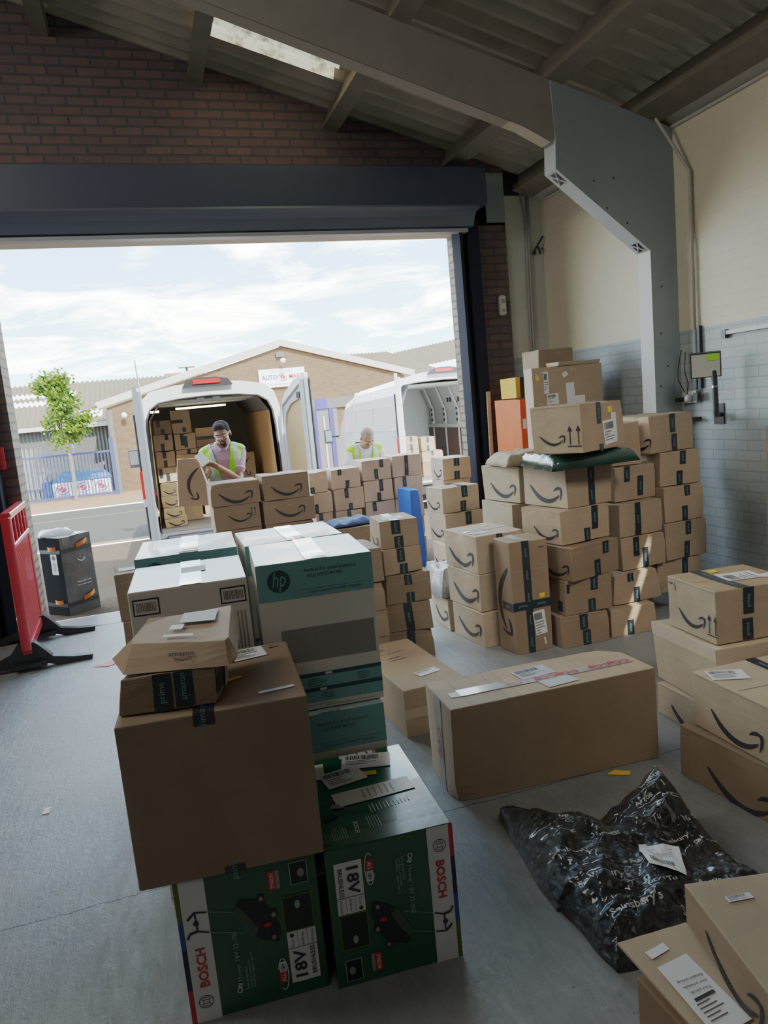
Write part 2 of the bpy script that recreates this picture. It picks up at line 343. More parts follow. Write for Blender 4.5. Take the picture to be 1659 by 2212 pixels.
bg = N(nt, 'ShaderNodeBackground', Strength=4.4); lk(nt, mx.outputs[2], bg.inputs[0]); ou = N(nt, 'ShaderNodeOutputWorld'); lk(nt, bg.outputs[0], ou.inputs[0])
SUN = Vector((-.22, 1, -1.02)).normalized()
sl = bpy.data.lights.new('sun', 'SUN'); sl.energy = 9; sl.angle = R(.6); sl.color = (1, .93, .80); so = bpy.data.objects.new('sun', sl); col.objects.link(so)
so.rotation_euler = SUN.to_track_quat('-Z', 'Y').to_euler(); so.location = (2, -4, 12)
def area(name, loc, tgt, sx, sy, en, c=(1, 1, 1)):
    l = bpy.data.lights.new(name, 'AREA'); l.shape = 'RECTANGLE'; l.size = sx; l.size_y = sy; l.energy = en; l.color = c
    o = bpy.data.objects.new(name, l); col.objects.link(o); o.location = loc; o.rotation_euler = (Vector(tgt)-Vector(loc)).to_track_quat('-Z', 'Y').to_euler(); return o
area('fill_behind', (-2.2, -1.5, 4.6), (1.5, 2.5, 0), 2.5, 2.5, 8, (1, .93, .82))  # added fill lamp behind the camera, not an actual roof opening
area('rooflight_beside', (-2.7, 3.3, 4.95), (3.0, 4.0, .8), 1.4, 2.6, 42, (1, .95, .86))
l_ = area('fill_over_stacks', (2.4, .2, 3.75), (2.7, 4.3, .5), .9, .9, 3.6, (1, .93, .82)); l_.data.spread = R(60)  # added fill lamp, brightens the near faces of the stacks
# ------------------------------------------------------------------ building shell
BRK = brick('inner_brick', s2l(110, 88, 84), s2l(90, 80, 82), s2l(74, 72, 76), 'xz')  # blue-grey tint in the brick colours stands in for veiling haze
BRKJ = brick('jamb_brick', s2l(138, 122, 102), s2l(118, 100, 82), s2l(84, 76, 66), 'yz', vary=.25, msize=.012)
PAINTW = brick('painted_block_wall', (.40, .455, .475), (.37, .42, .44), (.30, .345, .36), 'yz', size=(.225, .0735), msize=.006, rough=.5, bump=.32, split=2.005, tint2=(.66, .60, .45), vary=.08)
PAINTF = brick('painted_front_wall', (.30, .345, .36), (.28, .32, .34), (.23, .27, .28), 'xz', msize=.006, rough=.55, bump=.25, split=2.0, tint2=(.52, .51, .45), vary=.08)
YI, YO, XL, XR, HD, XW = 6.84, 7.20, -1.02, 3.155, 3.275, 4.05
mb = MB(); mb.bb(-9, XL, YI, YO, 0, 3.9); mb.bb(XR, 3.62, YI, YO, 0, 3.45)
rt = lambda x: 3.69+.295*(XW-x) if x > -3 else 3.69+.295*(XW+3)+.295*(x+3)
mb.prism([(-9, 3.9), (-3, 5.75), (3.62, 3.80), (3.62, HD), (XR, HD), (XL, HD), (-9, 3.3)], 'y', YI, YO)
struct(mb, 'wall_front', BRK)
mb = MB()
mb.bb(XL-.03, XL+.001, YI+.002, YO+.012, 0, HD); mb.bb(XR-.001, XR+.03, YI+.002, YO+.012, 0, HD); struct(mb, 'trim_1', BRKJ)
mb = MB(); mb.bb(XL, XR, YI-.02, YO+.01, HD-.03, HD+.002); struct(mb, 'trim_2', plain('soffit_concrete', s2l(196, 186, 168), .8, var=.1))
mb = MB(); mb.bb(3.62, XW, YI+.04, YO, 0, 3.56); struct(mb, 'wall_front_painted', PAINTF)
mb = MB(); mb.bb(3.62, XW+.3, YI+.02, YO, 3.56, 3.80); struct(mb, 'trim_9', BLACKM)
mb = MB(); mb.bb(3.42, 3.62, YI-.012, YI+.05, 3.30, 3.76); struct(mb, 'trim_3', GREYST)
mb = MB(); mb.bb(XW, XW+.3, -7, YO, 0, 3.52); struct(mb, 'wall_right', PAINTW)
mb = MB(); mb.bb(-9.3, -9, -7, YO, 0, 4); struct(mb, 'wall_left', BRK)
mb = MB(); mb.bb(-9, XW+.3, -7.3, -7, 0, 6); struct(mb, 'wall_back', PAINTF)
# floor with joints and scratches
m, nt, b = new_mat('painted_concrete_floor')
tc = N(nt, 'ShaderNodeTexCoord'); sp = N(nt, 'ShaderNodeSeparateXYZ'); lk(nt, tc.outputs['Object'], sp.inputs[0])
n1 = N(nt, 'ShaderNodeTexNoise', Scale=1.3, Detail=8.0, Roughness=.6); n2 = N(nt, 'ShaderNodeTexNoise', Scale=38.0, Detail=5.0, Roughness=.7)
mps = N(nt, 'ShaderNodeMapping'); mps.inputs['Scale'].default_value = (9, 2.2, 1); mps.inputs['Rotation'].default_value = (0, 0, .5); lk(nt, tc.outputs['Object'], mps.inputs[0])
n3 = N(nt, 'ShaderNodeTexNoise', Scale=3.0, Detail=9.0, Roughness=.75, Distortion=1.2); lk(nt, mps.outputs[0], n3.inputs['Vector'])
for n_ in (n1, n2): lk(nt, tc.outputs['Object'], n_.inputs['Vector'])
c1 = N(nt, 'ShaderNodeValToRGB'); c1.color_ramp.elements[0].position = .3; c1.color_ramp.elements[0].color = rgb((.20, .21, .21)); c1.color_ramp.elements[1].position = .72; c1.color_ramp.elements[1].color = rgb((.32, .335, .335)); lk(nt, n1.outputs['Fac'], c1.inputs[0])
c2 = N(nt, 'ShaderNodeValToRGB'); c2.color_ramp.elements[0].position = .30; c2.color_ramp.elements[0].color = (.42, .40, .38, 1); c2.color_ramp.elements[1].position = .37; c2.color_ramp.elements[1].color = (1, 1, 1, 1); lk(nt, n2.outputs['Fac'], c2.inputs[0])
c3 = N(nt, 'ShaderNodeValToRGB'); c3.color_ramp.elements[0].position = .35; c3.color_ramp.elements[0].color = (.82, .82, .82, 1); c3.color_ramp.elements[1].position = .62; c3.color_ramp.elements[1].color = (1.1, 1.1, 1.1, 1); lk(nt, n3.outputs['Fac'], c3.inputs[0])
ma = N(nt, 'ShaderNodeMix', data_type='RGBA', blend_type='MULTIPLY'); ma.inputs[0].default_value = 1; lk(nt, c1.outputs[0], ma.inputs[6]); lk(nt, c2.outputs[0], ma.inputs[7])
mc = N(nt, 'ShaderNodeMix', data_type='RGBA', blend_type='MULTIPLY'); mc.inputs[0].default_value = 1; lk(nt, ma.outputs[2], mc.inputs[6]); lk(nt, c3.outputs[0], mc.inputs[7])
def near(sock, v, wd, wob=.012):
    a = N(nt, 'ShaderNodeMath', operation='MULTIPLY_ADD'); a.inputs[1].default_value = wob; lk(nt, n3.outputs['Fac'], a.inputs[0]); lk(nt, sock, a.inputs[2])
    s_ = N(nt, 'ShaderNodeMath', operation='SUBTRACT'); s_.inputs[1].default_value = v+wob/2; lk(nt, a.outputs[0], s_.inputs[0])
    ab = N(nt, 'ShaderNodeMath', operation='ABSOLUTE'); lk(nt, s_.outputs[0], ab.inputs[0])
    lt = N(nt, 'ShaderNodeMath', operation='LESS_THAN'); lt.inputs[1].default_value = wd; lk(nt, ab.outputs[0], lt.inputs[0]); return lt.outputs[0]
j1 = near(sp.outputs[1], 2.67, .0025, .05); mxx = N(nt, 'ShaderNodeMath', operation='MAXIMUM'); lk(nt, j1, mxx.inputs[0])
mxx.inputs[1].default_value = 0
md = N(nt, 'ShaderNodeMix', data_type='RGBA'); lk(nt, mxx.outputs[0], md.inputs[0]); lk(nt, mc.outputs[2], md.inputs[6]); md.inputs[7].default_value = (.02, .02, .02, 1)
lk(nt, md.outputs[2], b.inputs['Base Color'])
ru = N(nt, 'ShaderNodeMapRange'); ru.inputs['To Min'].default_value = .22; ru.inputs['To Max'].default_value = .55; lk(nt, n3.outputs['Fac'], ru.inputs[0]); lk(nt, ru.outputs[0], b.inputs['Roughness'])
bs = N(nt, 'ShaderNodeMath', operation='ADD'); lk(nt, n3.outputs['Fac'], bs.inputs[0]); lk(nt, n2.outputs['Fac'], bs.inputs[1])
bp = N(nt, 'ShaderNodeBump', Strength=.35, Distance=.01); lk(nt, bs.outputs[0], bp.inputs['Height']); lk(nt, bp.outputs[0], b.inputs['Normal'])
mb = MB(); mb.bb(-9, XW, -7, 6.80, -.2, 0); mb.bb(XL-.03, XR+.03, 6.80, 7.2, -.2, -.0005); struct(mb, 'floor', m)
mb = MB(); mb.bb(XL, XR, 6.765, 6.80, -.01, .0015); struct(mb, 'trim_4', BLACKM)
# roof: corrugated cement sheets with a rooflight
ROOFM = plain('cement_sheet', (.34, .295, .23), .85, var=.3, bump=.3, scale=4)
m, nt, b = new_mat('rooflight_sheet'); n1 = N(nt, 'ShaderNodeTexNoise', Scale=9.0, Detail=9.0, Roughness=.7); tc = N(nt, 'ShaderNodeTexCoord'); lk(nt, tc.outputs['Object'], n1.inputs['Vector'])
cr = N(nt, 'ShaderNodeValToRGB'); cr.color_ramp.elements[0].position = .38; cr.color_ramp.elements[0].color = rgb((.07, .05, .028)); cr.color_ramp.elements[1].position = .52; cr.color_ramp.elements[1].color = rgb((.26, .21, .125)); lk(nt, n1.outputs['Fac'], cr.inputs[0])
tr = N(nt, 'ShaderNodeBsdfTranslucent'); lk(nt, cr.outputs[0], tr.inputs[0]); lk(nt, tr.outputs[0], nt.nodes['Material Output'].inputs[0]); RLM = m
def roofz(x, off=0): return 3.50+.19+.295*(XW-x)+off if x > -3 else 3.50+.19+.295*(XW+3)+.295*(x+3)+off
def sheet(mb, x0, x1, y0, y1, nx=1, step=.0235, amp=.045, per=.188):
    ny = max(1, int(round((y1-y0)/step))); vs = []; fs = []
    for j in range(ny+1):
        y = y0+(y1-y0)*j/ny
        for i in range(nx+1):
            x = x0+(x1-x0)*i/nx; vs.append((x, y, roofz(x)+.03+amp*cos(2*pi*y/per)))
    for j in range(ny):
        for i in range(nx): fs.append((j*(nx+1)+i, j*(nx+1)+i+1, (j+1)*(nx+1)+i+1, (j+1)*(nx+1)+i))
    mb.add(vs, fs)
mb = MB()
sheet(mb, .86, XW+.45, 1.6, 5.62); sheet(mb, 1.86, XW+.45, 5.62, 7.45); sheet(mb, .86, 1.86, 6.30, 7.45); sheet(mb, -3, .86, 1.6, 7.45)
# roof over the camera side, with a narrow gap between two sheets
SL = [(3.686, .375), (3.966, 1.49)]
for x0, x1, y0, y1 in ((-9.5, -3, -7.4, 7.45),): mb.quad((x0, y0, roofz(x0)+.03), (x1, y0, roofz(x1)+.03), (x1, y1, roofz(x1)+.03), (x0, y1, roofz(x0)+.03))
def rq(pts): mb.add([(x, y, roofz(x)+.03) for x, y in pts], [tuple(range(len(pts)))])
ya, yb, g = SL[0][1], SL[1][1], .020
rq([(-3, -7.4), (XW+.45, -7.4), (XW+.45, ya), (-3, ya)]); rq([(-3, yb), (XW+.45, yb), (XW+.45, 1.62), (-3, 1.62)])
rq([(-3, ya), (SL[0][0], ya), (SL[1][0], yb), (-3, yb)]); rq([(SL[0][0]+g, ya), (XW+.45, ya), (XW+.45, yb), (SL[1][0]+g, yb)])
struct(mb, 'ceiling', ROOFM, fix=False)
mb = MB(); sheet(mb, .86, 1.86, 5.60, 6.32); struct(mb, 'window_1', RLM, fix=False)
# purlins
for i, (x, wd) in enumerate(((.80, .13), (1.95, .13), (3.07, .14), (3.83, .22), (-.35, .13), (-1.5, .13), (-2.65, .13))):
    mb = MB(); zt = roofz(x)
    rot = Matrix.Rotation(math.atan(.295), 3, 'Y')
    for y0, y1 in (((-6.9, 4.92), (4.92, YI)) if x != 3.83 else ((-6.9, .15), (1.75, 4.92), (4.92, YI))):
        mb.box((x, (y0+y1)/2, zt-.10), (wd*.45, y1-y0, .17), None, rot); mb.box((x+.0, (y0+y1)/2, zt-.165), (wd, y1-y0, .055), None, rot)
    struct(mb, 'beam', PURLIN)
mb = MB(); mb.prism([(XW, 3.515), (XW, 3.56), (3.90, 3.70), (3.86, 3.66)], 'y', -6.9, YI+.04); struct(mb, 'trim_5', plain('cream_soffit', (.56, .53, .46), .6, var=.08))
mb = MB(); mb.tube([(XW-.012, -6.9, 3.50), (XW-.012, 6.8, 3.50)], .012); struct(mb, 'trim_6', plain('cream_trim', (.5, .47, .4), .6))
# portal frame: rafter and knee in the plane Y = 4.937
mb = MB(); Y0, Y1 = 4.937, 5.06
zb = lambda x: 3.522+.317*(2.699-x)
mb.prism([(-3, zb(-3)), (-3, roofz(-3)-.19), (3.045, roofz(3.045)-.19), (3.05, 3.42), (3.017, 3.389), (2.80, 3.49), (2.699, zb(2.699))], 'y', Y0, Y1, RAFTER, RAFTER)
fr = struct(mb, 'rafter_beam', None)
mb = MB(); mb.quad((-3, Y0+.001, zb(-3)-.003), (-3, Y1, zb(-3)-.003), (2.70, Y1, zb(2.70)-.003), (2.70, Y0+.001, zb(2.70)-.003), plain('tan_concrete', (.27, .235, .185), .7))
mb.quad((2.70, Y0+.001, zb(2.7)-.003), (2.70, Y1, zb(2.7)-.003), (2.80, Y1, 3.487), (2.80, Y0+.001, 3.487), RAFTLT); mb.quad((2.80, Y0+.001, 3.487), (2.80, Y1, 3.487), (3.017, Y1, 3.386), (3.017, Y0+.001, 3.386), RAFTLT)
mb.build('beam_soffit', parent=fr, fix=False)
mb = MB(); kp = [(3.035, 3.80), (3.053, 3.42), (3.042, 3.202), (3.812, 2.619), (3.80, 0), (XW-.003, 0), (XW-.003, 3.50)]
mb.prism(kp, 'y', Y0-.004, Y1+.03, GREYST, GREYLT); kn = struct(mb, 'portal_column', None)  # sides in a paler copy: light from the doorway put into the colour
mb = MB()
for (ax, az, bx, bz) in ((3.06, 3.188, 3.145, 3.124), (3.725, 2.685, 3.795, 2.632)):
    dx, dz = bx-ax, bz-az; L = math.hypot(dx, dz); nx, nz = dz/L, -dx/L
    nx, nz = -abs(nx), -abs(nz); q = .004
    P_ = lambda t, y: (ax+dx*t+nx*q, y, az+dz*t+nz*q)
    mb.quad(P_(0, Y0+.03), P_(1, Y0+.03), P_(1, Y1-.01), P_(0, Y1-.01), BLACKM)
    mb.tube([P_(0, Y0+.03), P_(1, Y1-.01)], .007, GREYLT, 6); mb.tube([P_(0, Y1-.01), P_(1, Y0+.03)], .007, GREYLT, 6); mb.ell(P_(.5, (Y0+Y1)/2), (.014, .014, .014), GREYLT, 8, 6)
mb.build('bolt_pocket', parent=kn, fix=False)
mb = MB()
rr_ = random.Random(3)
for (x, z) in ((3.35, 3.12), (3.52, 3.14), (3.62, 2.82), (3.9, 2.35), (3.88, 2.0), (3.93, 1.75), (3.86, 1.6), (3.9, 1.3), (3.45, 2.93)):
    mb.ell((x, Y0-.005, z), (.008, .003, .008), BLACKM, 8, 4)
mb.build('bolt_hole', parent=kn, fix=False)
# roller shutter housing above the opening, side rails
mb = MB(); mb.bb(-1.9, 3.26, 6.47, YI, 3.375, 3.70, HAZESTEEL2)
rs = mb.build('shutter_housing'); rs['kind'] = 'structure'
mb = MB(); mb.prism([(6.45, 3.372), (6.44, 3.352), (6.52, 3.33), (6.56, 3.30), (6.60, 3.22), (6.82, 3.20), (YI, 3.372)], 'x', -1.9, 3.17, HAZESTEEL); mb.build('shutter_roll', parent=rs)
mb = MB(); mb.bb(-1.1, 3.12, 6.62, 6.72, 3.175, 3.205, plain('pale_bar', (.35, .37, .4), .5)); mb.build('bottom_bar', parent=rs)
for nme, x0 in (('trim_7', 3.045), ('trim_8', -1.34)):
    mb = MB(); mb.bb(x0, x0+.20, 6.74, YI, 0, 3.3); mb.bb(x0, x0+.03, 6.66, 6.74, 0, 3.3); mb.bb(x0+.09, x0+.20, 6.66, 6.74, 0, 3.3); struct(mb, nme, RAIL)
# outside ground
def gz(y):
    K_ = [(7.2, -.0), (7.9, -.01), (10.1, -.33), (14.8, -.42), (22, -.5), (30, -.55), (90, -.6)]
    for (a, za), (b_, zb_) in zip(K_, K_[1:]):
        if y <= b_: return za+(zb_-za)*max(0, (y-a))/(b_-a)
    return -.6
def strip(name, y0, y1, mat, n=8, up=0, x0=-40, x1=60):
    mb = MB()
    for i in range(n):
        a, b_ = y0+(y1-y0)*i/n, y0+(y1-y0)*(i+1)/n
        mb.quad((x0, a, gz(a)+up), (x1, a, gz(a)+up), (x1, b_, gz(b_)+up), (x0, b_, gz(b_)+up))
    o = mb.build(name, mat, fix=False); o['kind'] = 'structure'; return o
strip('forecourt_ground', 7.2, 14.6, plain('worn_asphalt', (.075, .052, .036), .95, spec=.05, var=.3, bump=.5, scale=14), 40)
strip('kerb', 14.6, 14.95, plain('kerb_concrete', (.20, .14, .09), .95, spec=.05, var=.1), 2, .02)
strip('road', 14.95, 23.0, plain('asphalt', (.048, .047, .043), .97, spec=.03, var=.12, bump=.3, scale=5), 8)
strip('road_line', 20.5, 20.62, plain('yellow_line', (.16, .12, .05), .9), 1, .006)
strip('far_pavement', 23.0, 34, plain('pink_paving', (.22, .125, .068), .95, spec=.05, var=.12, scale=2), 8, .03)
strip('far_ground', 34, 90, plain('far_concrete', s2l(180, 170, 150), .9), 4)
# ------------------------------------------------------------------ cartons inside
def C(p, label, **k): return Carton('cardboard_box', p, label, 'cardboard box', **k)
S4 = 'three pale cartons beside the tall carton bound in black tape'
c = C((1.971, 4.389, 4.6, .34, .43, .237, 0), 'pale smile carton, bottom of three beside the tall tape-bound carton', mat=KRAFT_P); c.smile(cx=.56, cy=.42, size=.72)
c = C((1.980, 4.420, 6.8, .335, .43, .255, .237), 'pale smile carton, middle of three beside the tall tape-bound carton', mat=KRAFT_P); c.smile(cx=.56, cy=.38, size=.78)
c = C((1.974, 4.425, 4.6, .36, .45, .257, .492), 'pale carton with pink-white label on top, topmost of three beside the tall tape-bound carton', mat=KRAFT_P)
c.smile(cx=.52, cy=.33, size=.74).label('T', .25, .3, .13, .10, 10).tape('T', .5, .05, 0, 1, True, False, CLEARTAPE).label('T', .75, .75, .03, .02, 20, False, YEL, name='yellow_sticker')
c.tape('F', .5, .05, .72, 1)
c = C((2.079, 4.150, 1.6, .268, .225, .735, 0), 'tall upright carton bound with a cross of black tape', mat=KRAFT_D, amp=.008)
c.tape('F', .42, .052).tape('F', .43, .055, 0, 1, True).tape('L', .42, .055, 0.35, 1, True).smile('L', .48, .47, .62, -90).label('F', .68, .26, .085, .16, 6, lines=5).label('F', .78, .50, .04, .03, 5, False, YEL, name='yellow_sticker')
c.label('F', .80, .085, .012, .05, 15, False, PAPER, name='paper_tag').label('F', .86, .92, .05, .035, 0, True, KRAFT_D, 0, 'barcode_print').tape('T', .42, .052, 0, 1, False, False, CLEARTAPE)
# dark stack near the doorway
D5 = 'of five beside the long corridor of floor and the flat kraft carton'
ord5 = ['bottom', 'second from bottom', 'middle', 'second from top', 'topmost']
st1 = [(1.348, 4.531, -13.5, .297, .38, .184, 0), (1.353, 4.532, -13.5, .299, .38, .187, .184), (1.359, 4.508, -3, .31, .38, .193, .371), (1.365, 4.516, 7.3, .27, .30, .167, .564), (1.375, 4.56, -3.6, .255, .31, .184, .731)]
lb1 = ['bottom carton of the dark stack behind the flat kraft carton', 'second carton up in the dark stack behind the flat kraft carton, wide black tape', 'middle carton of the dark stack behind the flat kraft carton',
       'second carton down in the dark five-high stack, turned so its smile end shows', 'battered small carton with white label on its lid, topmost of the dark stack']
for i, (p, l) in enumerate(zip(st1, lb1)):
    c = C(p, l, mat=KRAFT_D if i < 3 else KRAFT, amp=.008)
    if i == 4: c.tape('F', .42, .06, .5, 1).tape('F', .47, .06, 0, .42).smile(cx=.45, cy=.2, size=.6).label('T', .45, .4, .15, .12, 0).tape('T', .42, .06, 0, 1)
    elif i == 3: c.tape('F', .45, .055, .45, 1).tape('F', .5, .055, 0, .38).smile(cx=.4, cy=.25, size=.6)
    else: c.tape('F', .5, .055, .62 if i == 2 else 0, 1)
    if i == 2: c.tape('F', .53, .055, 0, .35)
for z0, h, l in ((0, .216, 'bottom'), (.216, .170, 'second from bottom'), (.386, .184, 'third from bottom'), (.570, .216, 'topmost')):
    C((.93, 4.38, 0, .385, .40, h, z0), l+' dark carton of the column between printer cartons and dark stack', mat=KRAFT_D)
# small kraft carton peeping out behind the printer cartons
C((-.215, 3.70, 2, .24, .26, .235, .745), 'small kraft carton sticking out behind the printer cartons, white slip on its lid', mat=KRAFT_D).label('T', .3, .5, .11, .07, 0, False)
for z0 in (0, .373): C((-.205, 3.70, 0, .26, .28, .3725, z0), ('lower' if z0 == 0 else 'middle')+' plain carton hidden behind the printer cartons', mat=KRAFT_D, n=2, seam=False)
# mid stack of pale cartons at the edge of the doorway
for p, l, tp in (((2.30, 5.80, 0, .38, .33, .19, 0), 'bottom', 0), ((2.33, 5.82, 0, .38, .33, .232, .19), 'second from bottom', 0), ((2.385, 5.95, 5, .375, .32, .25, .422), 'second from top', 1), ((2.39, 5.99, 6, .37, .31, .222, .672), 'topmost', 2)):
    c = C(p, l+' pale smile carton of the four-high stack beside the blue sack', mat=(KRAFT_PKLIT if p[6] < .3 else KRAFT_P)); c.smile(cx=.45, cy=.28, size=.72)
    if tp: c.tape('F', .60, .06, .55, 1).tape('F', .55, .06, 0, .42 if tp == 2 else .3)
    if tp == 2: c.label('T', .4, .5, .14, .11, 0).tape('T', .6, .06, 0, 1)
for i, z0 in enumerate((0, .23, .46, .685)):
    C((2.60, 6.44, -2, .265, .33, .225, z0), ['bottom', 'second', 'third', 'fourth'][i]+' pale carton up in the stack standing against the brick door jamb', mat=KRAFT_P)
c = C((2.60, 6.43, -2.8, .275, .36, .20, .912), 'pale carton with bright lid and smile end, topmost against the brick door jamb', mat=KRAFT_P); c.smile(cx=.55, cy=.30, size=.66).tape('F', .5, .055, .62, 1).tape('F', .5, .055, 0, .38).label('T', .4, .5, .14, .2, 0, False)
c = C((1.925, 4.88, -3.8, .34, .40, .23, 0), 'low pale smile carton on the floor under the grey bag', mat=KRAFT_P); c.smile(cx=.6, cy=.4, size=.7)
# block of cartons against the wall: front column
M5 = 'five-high column behind the tall taped carton'
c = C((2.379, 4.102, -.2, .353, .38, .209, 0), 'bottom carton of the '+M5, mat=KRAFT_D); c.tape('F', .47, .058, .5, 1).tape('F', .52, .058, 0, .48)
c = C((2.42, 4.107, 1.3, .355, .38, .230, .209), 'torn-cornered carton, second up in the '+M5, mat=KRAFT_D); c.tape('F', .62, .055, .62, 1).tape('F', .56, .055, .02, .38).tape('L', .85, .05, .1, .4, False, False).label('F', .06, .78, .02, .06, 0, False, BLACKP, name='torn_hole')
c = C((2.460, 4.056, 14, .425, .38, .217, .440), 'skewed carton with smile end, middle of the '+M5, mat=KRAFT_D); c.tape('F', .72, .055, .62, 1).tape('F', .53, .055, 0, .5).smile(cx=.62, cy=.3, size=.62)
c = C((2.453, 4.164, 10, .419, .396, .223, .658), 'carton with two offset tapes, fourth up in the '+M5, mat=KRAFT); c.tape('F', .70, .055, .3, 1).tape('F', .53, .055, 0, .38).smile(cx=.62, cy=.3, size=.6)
c = C((2.543, 4.210, 9.2, .377, .44, .270, .881), 'large pale-ended smile carton under the green plastic bag', mat=KRAFT, mats={'L': KRAFT_P}); c.tape('F', .55, .055).smile(cx=.52, cy=.32, size=.74)
# column behind the front column
c = C((2.462, 4.70, 9.5, .36, .44, .259, .881), 'pale smile carton under the kraft paper parcel', mat=KRAFT_P); c.smile(cx=.56, cy=.32, size=.68)
C((2.41, 4.72, 5.6, .35, .42, .228, .652), 'plain pale carton directly below the one carrying the kraft paper parcel', mat=KRAFT_P)
for z0 in (0, .217, .434): C((2.44, 4.74, 3, .34, .40, .217, z0), 'carton hidden behind the front column', mat=KRAFT_D, n=2, seam=False, group='cartons hidden inside the block')
# third column
R5 = 'middle column of the block, right of the five-high column'.replace(' right of', ' between')[:27]
for p, l, t in (((2.754, 4.110, -.2, .347, .38, .192, 0), 'bottom carton of the middle column, lit by a thin streak of sun', (.42, 0, .55)),
                ((2.834, 4.172, 5, .38, .38, .206, .192), 'second carton up in the middle column of the wall block', (.48, 0, .5, .35, .72, 1)),
                ((2.951, 4.241, 5, .38, .38, .223, .398), 'third carton up in the middle column, with stepped black tape', (.53, 0, .62, .33, .4, 1)),
                ((2.958, 4.265, 5, .375, .38, .226, .621), 'fourth carton up in the middle column, one full strip of tape', (.42, 0, 1)),
                ((3.013, 4.368, 6, .355, .38, .240, .847), 'topmost carton of the middle column, with two short tapes', (.62, .1, .68, .3, .55, 1))):
    c = C(p, l, mat=KRAFT, amp=.008); c.tape('F', t[0], .05, t[1], t[2])
    if len(t) > 3: c.tape('F', t[3], .05, t[4], t[5])
# wall column (scaled back to stand clear of the middle column)
k_ = 1.06
for p, l, t in (((3.02, 4.50, 0, .36, .36, .168, 0), 'bottom carton of the column nearest the painted wall, mostly hidden', None),
                ((3.29, 4.31, 3, .37, .40, .232, .168), 'second carton up in the column nearest the painted wall', (.62, .4, 1)),
                ((3.345, 4.29, 3.9, .373, .40, .260, .400), 'large carton with a streak of sun, third up nearest the painted wall', (.55, .62, 1, .52, 0, .45)),
                ((3.368, 4.323, 2.7, .349, .40, .249, .660), 'carton with one high and one low tape, fourth up nearest the painted wall', (.58, .70, 1, .5, 0, .42)),
                ((3.387, 4.376, -1, .336, .40, .240, .909), 'fifth carton up nearest the painted wall, two short tapes', (.56, .6, 1, .48, 0, .42))):
    c = C(p, l, mat=KRAFT, amp=.007)
    if t: c.tape('F', t[0], .05, t[1], t[2])
    if t and len(t) > 3: c.tape('F', t[3], .05, t[4], t[5])
c = C((3.30, 4.36, 9, .42, .42, .265, 1.150), 'battered open-edged smile carton, topmost beside the wall sockets', mat=KRAFT, mats={'L': KRAFT_PKLIT}, amp=.012); c.tape('F', .52, .055, .5, 1).tape('F', .55, .055, 0, .46).smile(cx=.72, cy=.25, size=.6)
C((3.02, 4.40, 0, .23, .25, .295, 1.09), 'narrow plain carton standing between the big smile carton and the wall column', mat=KRAFT)
# big carton on the green bag
c = C((2.458, 3.880, 26.5, .515, .352, .292, 1.262), 'big carton with smile and two up arrows lying on the green plastic bag', mat=KRAFT, mats={'L': KRAFT_P}, amp=.009)
c.o.location.y += 0
c.smile(cx=.42, cy=.28, size=.52).arrows('L', .86, .36, .13).tape('F', .42, .055, .55, 1).tape('F', .42, .05, 0, .12).label('F', .66, .35, .17, .15, 3).label('F', .76, .66, .06, .05, 0, False).label('F', .68, .82, .055, .04, 0, False, YEL, name='yellow_sticker')
# television carton and what stands behind
c = Carton('television_box', (3.122, 5.6, 0, .665, .15, .70, 1.14), 'television carton with white labels standing behind the big smile carton', 'cardboard box', mat=KRAFT, mats={'L': KRAFT_P}, seam=False, amp=.003)
mb = MB(); c.text(mb, 'F', 'LG', .07, .64, .045, mat=plain('pale_print', (.55, .47, .36), .6)); c.text(mb, 'F', 'TV', .39, .66, .035, mat=MATS['pale_print']); c.text(mb, 'F', 'PRO', .07, .40, .02, mat=MATS['pale_print']); mb.build('lettering', parent=c.o, fix=False)
c.label('F', .19, .82, .045, .18, 0).label('F', .27, .62, .11, .09, 0).label('F', .53, .64, .08, .22, 2, False).label('F', .46, .90, .05, .04, 25, False).label('F', .07, .88, .03, .05, 20, False, YEL, name='yellow_sticker').label('F', .66, .55, .10, .12, 0, False, CARTONW, name='paper_patch')
for z0, h in ((0, .38), (.38, .38), (.76, .38)): C((3.05, 5.35, 0, .80, .55, h, z0), 'plain carton under the television carton', mat=KRAFT_D, n=2, seam=False, group='plain cartons under the television carton')
C((3.30, 5.80, 0, .34, .28, .20, 1.80), 'brown carton far back above the television carton', mat=KRAFT_D)
C((3.52, 5.80, 0, .28, .30, .66, 1.14), 'plain carton standing behind the television carton', mat=KRAFT_D, n=3, seam=False)
C((3.36, 5.58, 4, .42, .18, .035, 1.842), 'flat folded carton lying on the television carton', mat=KRAFT, seam=False, n=3)
